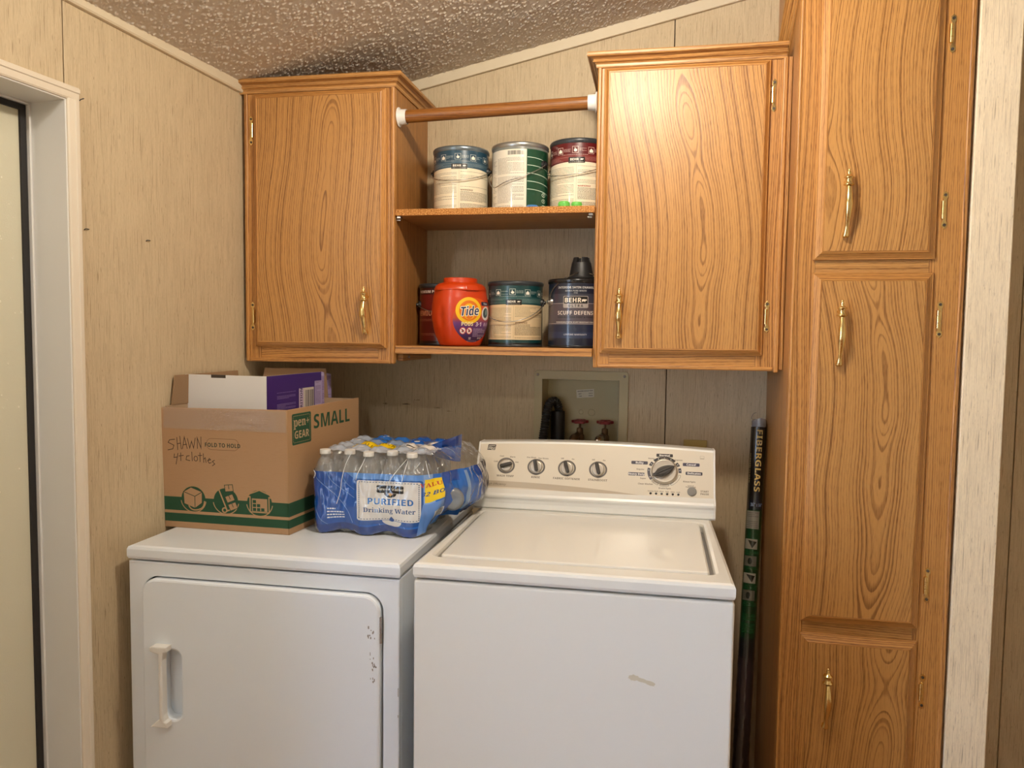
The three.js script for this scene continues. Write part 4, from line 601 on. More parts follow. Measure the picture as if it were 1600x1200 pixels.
// ---------------------------------------------------------------- washer
{
  const X0 = 0.7314, X1 = 1.4174, ZF = 0.9174, YT = 0.9382, t = thing('washer', 'white top loading washing machine with a dial console', 'washing machine');
  obj('cabinet', [bx(X0 + 0.001, X1 - 0.001, 0.02, 0.9005, 0.27, ZF - 0.002, 0.006)], mEnamel, t);
  // deck with an opening for the lid
  const sh = poly([[X0, -ZF], [X1, -ZF], [X1 - 0.012, -0.26], [X0 + 0.02, -0.26]].map(([x, y]) => [x, y])), hole = rrect(0.762, 1.380, -0.852, -0.395, 0.016); sh.holes.push(hole);
  const dk = extr(sh, YT - 0.9035, 0.009, 0, 10); dk.rotateX(-PI / 2); dk.translate(0, 0.9035, 0);
  obj('top_deck', [dk], mEnamel, t);
  obj('lid_well', [bx(0.755, 1.387, 0.9036, 0.915, 0.385, 0.858)], S({ color: lin(0.22, 0.21, 0.2), roughness: 0.6 }), t);
  const lid = rrect(0.773, 1.3705, -0.847, -0.400, 0.012), lg = extr(lid, 0.024, 0.005, 0, 10); lg.rotateX(-PI / 2); lg.translate(0, 0.9155, 0);
  obj('lid', [lg], mEnamel, t);
  // console: lofted section, its crest bowed
  const sec = [[0.20, 0.930], [0.353, 0.936], [0.3595, 0.943], [0.3575, 0.956], [0.358, 0.966], [0.3615, 0.9735], [0.3615, 0.9785], [0.3575, 0.9845], [0.339, 0.9945], [0.2875, 1.115], [0.2845, 1.1195], [0.278, 1.121], [0.225, 1.119], [0.205, 1.105], [0.20, 0.930]];
  const CX0 = X0 + 0.006, CX1 = X1 - 0.006, NS = 28, bow = (x) => 0.011 * (1 - ((x - (X0 + 0.343)) / 0.343) ** 2);
  const pt = (x, k) => { const [z, y] = sec[k], f = clamp((y - 0.9945) / 0.12), b = bow(x) * f; return [x, y + b * 0.84, z - b * 0.3]; };
  const Q = [], face = [];
  for (let i = 0; i < NS; i++) { const xa = lerp(CX0, CX1, i / NS), xb = lerp(CX0, CX1, (i + 1) / NS); for (let k = 0; k < sec.length - 1; k++) { const q = [pt(xa, k), pt(xb, k), pt(xb, k + 1), pt(xa, k + 1)]; if (k === 8) { const u0 = (xa - X0) / 0.686, u1 = (xb - X0) / 0.686, v1 = (x) => (0.143 + bow(x)) / 0.16; face.push([...q, [[u0, 0], [u1, 0], [u1, v1(xb)], [u0, v1(xa)]]]); } else Q.push(q); } }
  const console_ = obj('console', [quads(Q)], mEnamel, t);
  const S0 = 0.0, map = canvasTex(2048, 478, (g, w, h) => {
    const X = (m) => (m / 0.686) * w, Y = (s) => h - (s / 0.16) * h, u = w / 0.686;
    g.fillStyle = '#d8cdb9'; g.fillRect(0, 0, w, h);
    // crescent strip
    g.fillStyle = '#b7a892'; g.beginPath(); g.moveTo(X(0), Y(0.024)); g.quadraticCurveTo(X(0.3), Y(0.026), X(0.52), Y(-0.006)); g.lineTo(X(0.42), Y(-0.01)); g.quadraticCurveTo(X(0.2), Y(0.008), X(0), Y(0.004)); g.fill();
    text(g, 'High Efficiency', X(0.062), Y(0.0135), 27, '#5a5146', { style: 'italic' });
    // emblem
    g.save(); g.translate(X(0.0400), Y(0.1335)); g.scale(1.75, 1.45); g.transform(1, 0, -0.12, 1, 0, 0); g.fillStyle = '#2a2422'; g.fillRect(-20, -19, 40, 38); g.strokeStyle = '#d8cdb9'; g.lineWidth = 4; g.beginPath(); g.moveTo(-16, -9); g.lineTo(16, -10); g.moveTo(-18, 1); g.quadraticCurveTo(0, -2, 2, 3); g.quadraticCurveTo(6, 8, 18, 2); g.moveTo(-18, 11); g.quadraticCurveTo(-2, 4, 0, 12); g.quadraticCurveTo(6, 17, 18, 11); g.stroke(); g.restore();
    const ring = (m, name, opts, sel) => { g.strokeStyle = '#5d5650'; g.lineWidth = 15; g.beginPath(); g.arc(X(m), Y(0.0745), 0.0235 * u, 0, 7); g.stroke(); text(g, name, X(m), Y(0.041), 27, '#6d6153', { style: '' }); opts.forEach(([a, s]) => text(g, s, X(m) + Math.sin(a) * 0.034 * u, Y(0.0745) - Math.cos(a) * 0.0345 * u, 17, '#6d6153', { style: '' })); };
    ring(0.088, 'WASH TEMP', [[-1.2, 'Cold'], [-0.45, 'Cool'], [0.55, 'Warm'], [1.2, 'Hot']]); ring(0.178, 'RINSE', [[-0.5, 'One Rinse'], [0.6, 'Two Rinses']]); ring(0.268, 'FABRIC SOFTENER', [[-0.45, 'Off'], [0.5, 'On']]); ring(0.358, 'STAINBOOST', [[-0.45, 'Off'], [0.5, 'On']]);
    // main dial legend
    const cx = X(0.545), cy = Y(0.077), R = 0.0435 * u; g.lineWidth = 24;
    for (const [a, b, c] of [[-0.72, 0.72, '#1f1b1c'], [0.86, 1.14, '#3a3840'], [1.28, 1.62, '#3f3d48'], [-1.16, -0.86, '#3a3840'], [-2.2, -1.34, '#4b4a52']]) { g.strokeStyle = c; g.beginPath(); g.arc(cx, cy, R, a - PI / 2, b - PI / 2); g.stroke(); }
    g.strokeStyle = '#4b463f'; g.lineWidth = 2; for (const [a, b] of [[1.78, 2.7], [2.86, 3.4], [3.55, 4.0]]) { g.beginPath(); g.arc(cx, cy, R - 8, a - PI / 2, b - PI / 2); g.arc(cx, cy, R + 9, b - PI / 2, a - PI / 2, true); g.closePath(); g.stroke(); }
    for (const a of [-0.4, 0, 0.42, 1.0, 1.45, -1.0, -1.5, -2.0]) { g.fillStyle = '#e9e4dc'; g.beginPath(); g.arc(cx + Math.sin(a) * R, cy - Math.cos(a) * R, 4, 0, 7); g.fill(); }
    const pill = (m, s, txt, c) => { rr(g, X(m) - 69, Y(s) - 15, 138, 30, 7); g.fillStyle = c; g.fill(); text(g, txt, X(m), Y(s), 25, '#efe9e0'); };
    pill(0.545, 0.1285, 'Normal', '#2a2426'); pill(0.475, 0.1025, 'Bulky', '#3f3c48'); pill(0.467, 0.066, 'Heavy Duty', '#4b4a55'); pill(0.619, 0.1025, 'Casual', '#3f3c52'); pill(0.627, 0.075, 'Delicates', '#3f3c48');
    for (const [m, s, x, z] of [[0.545, 0.1215, 'Regular', 18], [0.508, 0.1175, 'Heavy', 18], [0.584, 0.1155, 'Express', 18], [0.478, 0.082, 'Regular', 18], [0.486, 0.0535, 'Super', 18], [0.614, 0.049, 'Rinse/Spin', 20], [0.493, 0.036, 'Clean Washer', 19], [0.547, 0.0252, 'Drain/Spin', 20], [0.618, 0.0365, 'Control', 14], [0.618, 0.0325, 'Push & Hold', 14]]) text(g, x, X(m), Y(s), z, '#6d6153', { style: '' });
    ['Sensing', 'Wash', 'Rinse', 'Spin', 'Done', 'Lock'].forEach((s, i) => text(g, s, X(0.508 + i * 0.0153), Y(0.0150), 13, '#6d6153', { style: '' }));
    text(g, 'START', X(0.656), Y(0.0205), 23, '#6d6153', { style: '' }); text(g, 'PAUSE', X(0.656), Y(0.0125), 23, '#6d6153', { style: '' });
    g.strokeStyle = '#a59a86'; g.lineWidth = 2; g.strokeRect(X(0.649) - 16, Y(0.126) - 15, 32, 28); g.fillStyle = '#b9ad97'; g.fillRect(X(0.649) - 14, Y(0.126) + 4, 28, 8); 
  });
  obj('console_face', [quads(face)], Ph({ map, roughness: 0.35, clearcoat: 0.35, clearcoatRoughness: 0.2 }), console_);
  for (const [a, b, k] of [[X0 + 0.0005, X0 + 0.0058, 0], [X1 - 0.0058, X1 - 0.0005, 1]]) { const s = poly(sec.map(([z, y]) => [-(z + (z > 0.3 ? 0.003 : 0)), y + 0.001])); const e = extr(s, b - a, 0.0015); e.rotateY(PI / 2); e.translate(a, 0, 0); obj('end_cap', [e], mPlasticW, console_); }
  // controls stand on the sloping face
  const f0 = new THREE.Vector3(0, 0.9945, 0.339), f1 = new THREE.Vector3(0, 1.115, 0.2875), up = f1.clone().sub(f0).normalize(), nrm = new THREE.Vector3(0, -up.z, up.y), basis = new THREE.Matrix4().makeBasis(new THREE.Vector3(1, 0, 0), up, nrm);
  const place = (o, m, s, lift = 0) => { o.position.copy(f0).addScaledVector(up, s * 0.916).addScaledVector(nrm, 0.0004 + lift); o.position.x = X0 + m; o.quaternion.setFromRotationMatrix(basis); return o; };
  const mKnob = S({ color: lin(0.52, 0.47, 0.40), roughness: 0.3, metalness: 0.75 }), mGrip = S({ color: lin(0.05, 0.045, 0.04), roughness: 0.3 });
  const disk = lathe([[0.0185, 0], [0.0185, 0.003], [0.0172, 0.0055], [0.0145, 0.006], [0, 0.0055]], 32); disk.rotateX(PI / 2);
  const bar = extr(rrect(-0.0052, 0.0052, -0.0165, 0.0205, 0.005), 0.013, 0.003, 0.004);
  [[0.088, 1.28], [0.178, 0.22], [0.268, 0.3], [0.358, 0.25]].forEach(([m, a]) => { const k = place(obj('knob', [disk.clone()], mKnob, t), m, 0.0745); const b = obj('grip', [bar.clone()], mGrip, k); b.rotation.z = a === 1.28 ? -1.28 : a; });
  const bd = lathe([[0.0275, 0], [0.0278, 0.004], [0.0255, 0.009], [0.0235, 0.0095], [0.02, 0.0085], [0, 0.009]], 40); bd.rotateX(PI / 2);
  const kb = place(obj('knob', [bd], mKnob, t), 0.545, 0.077); kb.scale.set(1.33, 1.33, 1.15);
  const ls = new THREE.Shape(); ls.moveTo(0, 0.0235); ls.quadraticCurveTo(0.014, 0.008, 0.009, -0.012); ls.quadraticCurveTo(0.004, -0.019, 0, -0.0285); ls.quadraticCurveTo(-0.004, -0.019, -0.009, -0.012); ls.quadraticCurveTo(-0.014, 0.008, 0, 0.0235);
  const lens = obj('grip', [extr(ls, 0.014, 0.004, 0.006), bx(-0.0012, 0.0012, -0.018, 0.016, 0.0195, 0.0215, 0.0005)], mGrip, kb); lens.rotation.z = -1.12;
  const btn = lathe([[0.0128, 0], [0.0128, 0.002], [0.0112, 0.003], [0, 0.0026]], 28); btn.rotateX(PI / 2); place(obj('button', [btn], S({ color: lin(0.24, 0.23, 0.21), roughness: 0.35, metalness: 0.4 }), t), 0.6215, 0.0185);
  for (let i = 0; i < 6; i++) { const l = lathe([[0.0033, 0], [0.0030, 0.0008], [0, 0.0011]], 14); l.rotateX(PI / 2); place(obj('indicator_light', [l], mBlackGloss, t), 0.508 + i * 0.0153, 0.0075); }
  // stain on the front panel
  const r = mulberry(12), sm = [], blob = (x, y, a, b, rot) => { const g = new THREE.CircleGeometry(1, 22); const p = g.attributes.position; for (let i = 0; i < p.count; i++) { const q = Math.atan2(p.getY(i), p.getX(i)), k = 1 + 0.18 * n2(Math.cos(q) * 1.3 + x * 90, Math.sin(q) * 1.3); p.setXY(i, p.getX(i) * k, p.getY(i) * k); } g.scale(a, b, 1); g.rotateZ(rot); g.translate(x, y, ZF - 0.0018 + sm.length * 0.00002); sm.push(g); };
  blob(1.216, 0.7245, 0.011, 0.0065, -0.1); blob(1.233, 0.7205, 0.015, 0.0045, -0.2); blob(1.250, 0.716, 0.011, 0.005, -0.3);
  obj('stain', sm, S({ color: lin(0.60, 0.545, 0.42), roughness: 0.6 }), t);
}

// ---------------------------------------------------------------- moving box and the packet inside it
const YD = 0.9137;
{
  const t = thing('moving_box', 'open brown cardboard moving box with green stripes on the dryer', 'box', [-0.0425, YD + 0.0005, 0.674], 0);
  const skew = (m) => { const p = m.geometry.attributes.position; for (let i = 0; i < p.count; i++) { const x = p.getX(i), z = p.getZ(i); p.setX(i, x - 0.092 * z); p.setZ(i, z + 0.0219 * x); } m.geometry.computeVertexNormals(); return m; };
  const W = 0.362, D = 0.385, H = 0.327, T = 0.004;
  const front = canvasTex(1024, 926, (g, w, h) => {
    const X = (m) => (m / 0.445) * w, Y = (m) => h - (m / H) * h;
    g.fillStyle = '#ae8a67'; g.fillRect(0, 0, w, h); const r = mulberry(3); for (let i = 0; i < 2500; i++) { g.fillStyle = r() < 0.5 ? 'rgba(120,86,56,.10)' : 'rgba(190,150,110,.10)'; g.fillRect(r() * w, r() * h, 6 + r() * 40, 1.5); }
    const G = '#1f4a31'; g.fillStyle = G; g.fillRect(0, Y(0.0835), w, Y(0.047) - Y(0.0835)); g.fillRect(0, Y(0.039), w, Y(0.0165) - Y(0.039));
    // icons: carton with arrow, hand truck, storage unit
    const ic = (m, f) => { g.save(); g.translate(X(m) * 1.0, Y(0.080)); g.scale(1.2, 1.14); g.fillStyle = G; g.beginPath(); g.arc(0, 0, 84, 0, 7); g.fill(); g.strokeStyle = '#b08a64'; g.lineWidth = 6; g.beginPath(); g.arc(0, 0, 88, 0.15, PI - 0.15); g.stroke(); g.lineJoin = 'round'; f(); g.restore(); };
    ic(0.104, () => { g.fillStyle = '#ae8a67'; g.strokeStyle = '#1f3a29'; g.lineWidth = 4; g.beginPath(); g.moveTo(-70, -46); g.lineTo(10, -18); g.lineTo(62, -50); g.lineTo(-16, -78); g.closePath(); g.fill(); g.stroke(); g.beginPath(); g.moveTo(-70, -46); g.lineTo(-66, 34); g.lineTo(10, 62); g.lineTo(10, -18); g.closePath(); g.fill(); g.stroke(); g.beginPath(); g.moveTo(10, -18); g.lineTo(62, -50); g.lineTo(60, 24); g.lineTo(10, 62); g.closePath(); g.fill(); g.stroke(); g.strokeStyle = '#b08a64'; g.lineWidth = 9; g.beginPath(); g.moveTo(-34, 44); g.quadraticCurveTo(-14, 92, 52, 62); g.quadraticCurveTo(76, 46, 78, 10); g.stroke(); });
    ic(0.222, () => { g.strokeStyle = '#b08a64'; g.lineWidth = 9; g.beginPath(); g.moveTo(-96, -82); g.quadraticCurveTo(-52, -96, -42, -60); g.lineTo(8, 66); g.lineTo(62, 44); g.stroke(); g.beginPath(); g.arc(-10, 62, 15, 0, 7); g.stroke(); g.fillStyle = '#ae8a67'; g.strokeStyle = '#1f3a29'; g.lineWidth = 4; for (const [x, y, a] of [[22, -86, -0.12], [28, -18, -0.4], [48, 34, -0.4]]) { g.save(); g.translate(x, y); g.rotate(a); g.fillRect(-28, -22, 56, 44); g.strokeRect(-28, -22, 56, 44); g.beginPath(); g.moveTo(0, -22); g.lineTo(0, 6); g.stroke(); g.restore(); } });
    ic(0.342, () => { g.strokeStyle = '#b08a64'; g.lineWidth = 8; g.fillStyle = '#ae8a67'; g.beginPath(); g.moveTo(-84, -50); g.lineTo(0, -84); g.lineTo(84, -50); g.lineTo(84, -34); g.lineTo(64, -40); g.lineTo(64, 62); g.lineTo(-64, 62); g.lineTo(-64, -40); g.lineTo(-84, -34); g.closePath(); g.stroke(); g.fillRect(-52, -28, 104, 84); g.fillStyle = G; for (const [x, y] of [[-46, -18], [-46, 8], [-46, 34], [-18, 8], [-18, 34], [10, 34]]) g.fillRect(x, y, 22, 20); });
    text(g, 'FOLD TO HOLD', X(0.214), Y(0.2275), 42, '#2c3a2c'); g.strokeStyle = 'rgba(90,62,38,.7)'; g.lineWidth = 3; rr(g, X(0.157), Y(0.245), X(0.115), 84, 40); g.stroke();
    // handwriting in marker
    g.strokeStyle = '#3a2d24'; g.lineWidth = 5; g.lineCap = 'round'; const P = (pts) => { g.beginPath(); pts.forEach(([x, y], i) => (i ? g.lineTo(x, y) : g.moveTo(x, y))); g.stroke(); };
    const bx0 = 30, by = 250; P([[bx0 + 64, by], [bx0 + 20, by + 6], [bx0 + 8, by + 26], [bx0 + 56, by + 46], [bx0 + 46, by + 74], [bx0 + 4, by + 84]]); P([[bx0 + 82, by - 14], [bx0 + 88, by + 78]]); P([[bx0 + 84, by + 34], [bx0 + 112, by + 28]]); P([[bx0 + 108, by - 24], [bx0 + 118, by + 72]]); P([[bx0 + 128, by + 70], [bx0 + 146, by - 20], [bx0 + 168, by + 66]]); P([[bx0 + 134, by + 40], [bx0 + 164, by + 34]]); P([[bx0 + 172, by - 10], [bx0 + 190, by + 62], [bx0 + 206, by + 10], [bx0 + 222, by + 60], [bx0 + 238, by - 16]]); P([[bx0 + 254, by + 62], [bx0 + 254, by - 18], [bx0 + 284, by + 58], [bx0 + 286, by - 26]]);
    const cy = by + 112; P([[bx0 + 58, cy], [bx0 + 54, cy + 28], [bx0 + 84, cy + 22]]); P([[bx0 + 88, cy - 6], [bx0 + 70, cy + 78]]); P([[bx0 + 112, cy - 10], [bx0 + 112, cy + 50]]); P([[bx0 + 96, cy + 14], [bx0 + 134, cy + 8]]); P([[bx0 + 184, cy + 8], [bx0 + 162, cy + 12], [bx0 + 156, cy + 40], [bx0 + 188, cy + 46]]); P([[bx0 + 206, cy - 20], [bx0 + 208, cy + 46]]); g.beginPath(); g.ellipse(bx0 + 238, cy + 28, 15, 18, 0, 0, 7); g.stroke(); P([[bx0 + 274, cy - 18], [bx0 + 274, cy + 50]]); P([[bx0 + 258, cy + 4], [bx0 + 290, cy + 2]]); P([[bx0 + 302, cy - 12], [bx0 + 304, cy + 54]]); P([[bx0 + 304, cy + 30], [bx0 + 318, cy + 18], [bx0 + 324, cy + 54]]); P([[bx0 + 338, cy + 38], [bx0 + 362, cy + 32], [bx0 + 352, cy + 22], [bx0 + 338, cy + 40], [bx0 + 350, cy + 58], [bx0 + 368, cy + 52]]); P([[bx0 + 394, cy + 34], [bx0 + 376, cy + 44], [bx0 + 396, cy + 62], [bx0 + 376, cy + 76]]);
  });
  const side = canvasTex(1024, 858, (g, w, h) => {
    const X = (m) => (m / D) * w, Y = (m) => h - (m / H) * h;
    g.fillStyle = '#ad8862'; g.fillRect(0, 0, w, h); const r = mulberry(4); for (let i = 0; i < 2000; i++) { g.fillStyle = r() < 0.5 ? 'rgba(120,86,56,.10)' : 'rgba(190,150,110,.10)'; g.fillRect(r() * w, r() * h, 6 + r() * 40, 1.5); }
    const G = '#1f4a31'; g.fillStyle = G; g.fillRect(0, Y(0.0835), w, Y(0.047) - Y(0.0835)); g.fillRect(0, Y(0.039), w, Y(0.0165) - Y(0.039));
    rr(g, X(0.020), Y(0.314), X(0.092), Y(0) - Y(0.082), 14); g.fillStyle = G; g.fill(); g.strokeStyle = '#ad8862'; g.lineWidth = 4; g.setLineDash([7, 5]); rr(g, X(0.026), Y(0.308), X(0.080), Y(0) - Y(0.070), 10); g.stroke(); g.setLineDash([]);
    text(g, 'pen+', X(0.066), Y(0.291), 84, '#b99a78', { style: '', font: 'serif' }); text(g, 'GEAR', X(0.066), Y(0.258), 74, '#b99a78', { sx: 1.0 });
    text(g, 'SMALL', X(0.226), Y(0.2835), 142, G, { sx: 1.22 });
  });
  const mF = S({ map: front, roughness: 0.82 }), mS = S({ map: side, roughness: 0.82 });
  const wall = (geo, map, name) => skew(obj(name, [geo], map, t));
  const slight = 0.006;    // the front leans out a little at the top
  const fp = extr(poly([[-0.003, 0], [W, 0], [W - 0.003, H], [-0.006, H - 0.004]]), T, 0.0008, -T); uvRect(fp, 0, W * 0.445 / 0.445, 0, H); { const p = fp.attributes.position; for (let i = 0; i < p.count; i++) p.setZ(i, p.getZ(i) + slight * p.getY(i) / H); } wall(fp, mF, 'front_panel');
  const sp = extr(poly([[0, 0], [D, 0], [D, H + 0.003], [0, H]]), T, 0.0008, -T); uvRect(sp, 0, D, 0, H); sp.rotateY(PI / 2); { const p = sp.attributes.position; for (let i = 0; i < p.count; i++) { const y = p.getY(i) / H; p.setX(i, p.getX(i) + W + 0.0); p.setZ(i, p.getZ(i) - 0.0 + slight * y * (1 + p.getZ(i) / D)); } } wall(sp, mS, 'side_panel');
  wall(bx(0, T, 0, H, -D, -T, 0.0008), mCard, 'side_panel'); wall(bx(T, W - T, 0, H, -D, -D + T, 0.0008), mCard, 'back_panel'); wall(bx(T, W - T, 0.001, T, -D + T, -T), mCardIn, 'bottom_panel');
  const fl = extr(poly([[0, 0], [0.30, 0], [0.285, 0.082], [0.012, 0.080]]), T, 0.0008); fl.rotateY(PI / 2); fl.rotateZ(-0.03); fl.translate(0.002, H, -0.022); wall(muv(fl), mCardIn, 'flap');
  const fb = extr(poly([[0.03, 0], [0.262, 0], [0.255, 0.090], [0.05, 0.088]]), T, 0.0008); fb.translate(0, H, -D); wall(muv(fb), mCardIn, 'flap');
  // strip of clear tape, crumpled in the middle
  const tp = (x, y) => 0.0013 + slight * y / H + (0.0042 * Math.abs(n2(x * 55, y * 60)) + 0.002 * n2b(x * 130, y * 120)) * smooth(0.09, 0.13, x) * (1 - smooth(0.17, 0.20, x)) + (0.0028 * (1 - (((x / 0.016 + 0.9 * n2(x * 9, y * 26) + 40) % 1))) + 0.0006 * n2b(x * 12, y * 160)) * smooth(0.16, 0.19, x) * (1 - smooth(0.30, 0.33, x)) * smooth(0.272, 0.276, y) * (1 - smooth(0.318, 0.323, y)) + 0.0003 * n2b(x * 90, y * 30);
  skew(obj('tape', [grid(220, 60, (u, v) => { const x = lerp(0.002, W - 0.004, u), y = lerp(0.268, H - 0.003, v); return [x, y, tp(x, y)]; })], Ph({ color: lin(0.95, 0.95, 0.95), transmission: 0.88, thickness: 0, roughness: 0.08, clearcoat: 1, clearcoatRoughness: 0.04 }), t));
}
{ // white and purple packet standing in the box
  const t = thing('product_carton', 'white and purple printed carton standing inside the moving box', 'carton', [0.217, YD + 0.02, 0.606], -0.075);
  const w = 0.262, d = 0.295, h = 0.388;
  obj('carton_body', [bx(-w, 0, 0, h, -0.0015, 0), bx(-w + 0.036, 0, 0, h - 0.035, -d, -d + 0.0015), extr(poly([[-w, 0.0016], [-w + 0.0015, 0.0016], [-w + 0.038, d - 0.002], [-w + 0.0365, d - 0.002]]), h - 0.02).rotateX(-PI / 2), bx(-0.0015, 0, 0, h, -d + 0.0015, -0.0015), bx(-w + 0.038, -0.002, 0, 0.0015, -d + 0.002, -0.002), bx(-w + 0.038, -0.002, h - 0.062, h - 0.06, -d + 0.002, -0.002)], S({ color: lin(0.80, 0.79, 0.78), roughness: 0.5 }), t);
  const pt = canvasTex(768, 1024, (g, W, H) => {
    const X = (m) => (m / d) * W, Y = (m) => H - (m / h) * H; g.fillStyle = '#432a78'; g.fillRect(0, 0, W, H); 
    g.fillStyle = '#d9d0c4'; g.fillRect(X(0.165), Y(0.345), X(0.085), Y(0) - Y(0.1)); g.fillStyle = '#cbb9d6'; g.fillRect(X(0.166), Y(0.345), X(0.024), Y(0) - Y(0.1)); text(g, 'NUTRITION', X(0.178), Y(0.30), 44, '#2c1d52', { rot: -PI / 2 }); const r = mulberry(6); g.fillStyle = '#3b3542'; for (let i = 0; i < 24; i++) g.fillRect(X(0.2) + i * 5.2, Y(0.338), 1 + r() * 3, Y(0) - Y(0.09));
    lines(g, X(0.05), X(0.15), Y(0.352), Y(0.25), 9, 'rgba(210,195,235,.6)', 7, 4); text(g, 'premium snack bar', X(0.09), Y(0.272), 30, '#e6dcf2'); g.fillStyle = '#b7a6cf'; g.fillRect(X(0.255), Y(0.362), X(0.04), Y(0) - Y(0.12)); lines(g, X(0.258), X(0.292), Y(0.36), Y(0.25), 9, 'rgba(60,40,100,.7)', 8, 3);
  });
  const pf = quads([[[0.0006, 0, 0], [0.0006, 0, -d], [0.0006, h, -d], [0.0006, h, 0], [[0, 0], [1, 0], [1, 1], [0, 1]]]]); obj('printed_side', [pf], S({ map: pt, roughness: 0.4 }), t);
  const tf = extr(poly([[0, 0], [0.055, -0.004], [0.052, 0.095], [0, 0.105]]), 0.0012, 0.0002); uvRect(tf, 0, 0.055, 0, 0.1); tf.rotateY(PI / 2 - 0.08); tf.translate(0.0005, h - 0.1045, -d); obj('flap', [tf], S({ map: canvasTex(128, 256, (g) => { g.fillStyle = '#a391bd'; g.fillRect(0, 0, 128, 256); lines(g, 10, 118, 30, 250, 12, 'rgba(60,40,100,.6)', 18, 4); g.fillStyle = '#bdaed2'; g.fillRect(0, 0, 128, 18); }), roughness: 0.5 }), t);
  obj('tab_slot', [bx(-0.172, -0.126, h - 0.008, h + 0.0006, -0.001, 0.0006, 0.002)], S({ color: lin(0.06, 0.045, 0.035), roughness: 0.8 }), t);
}

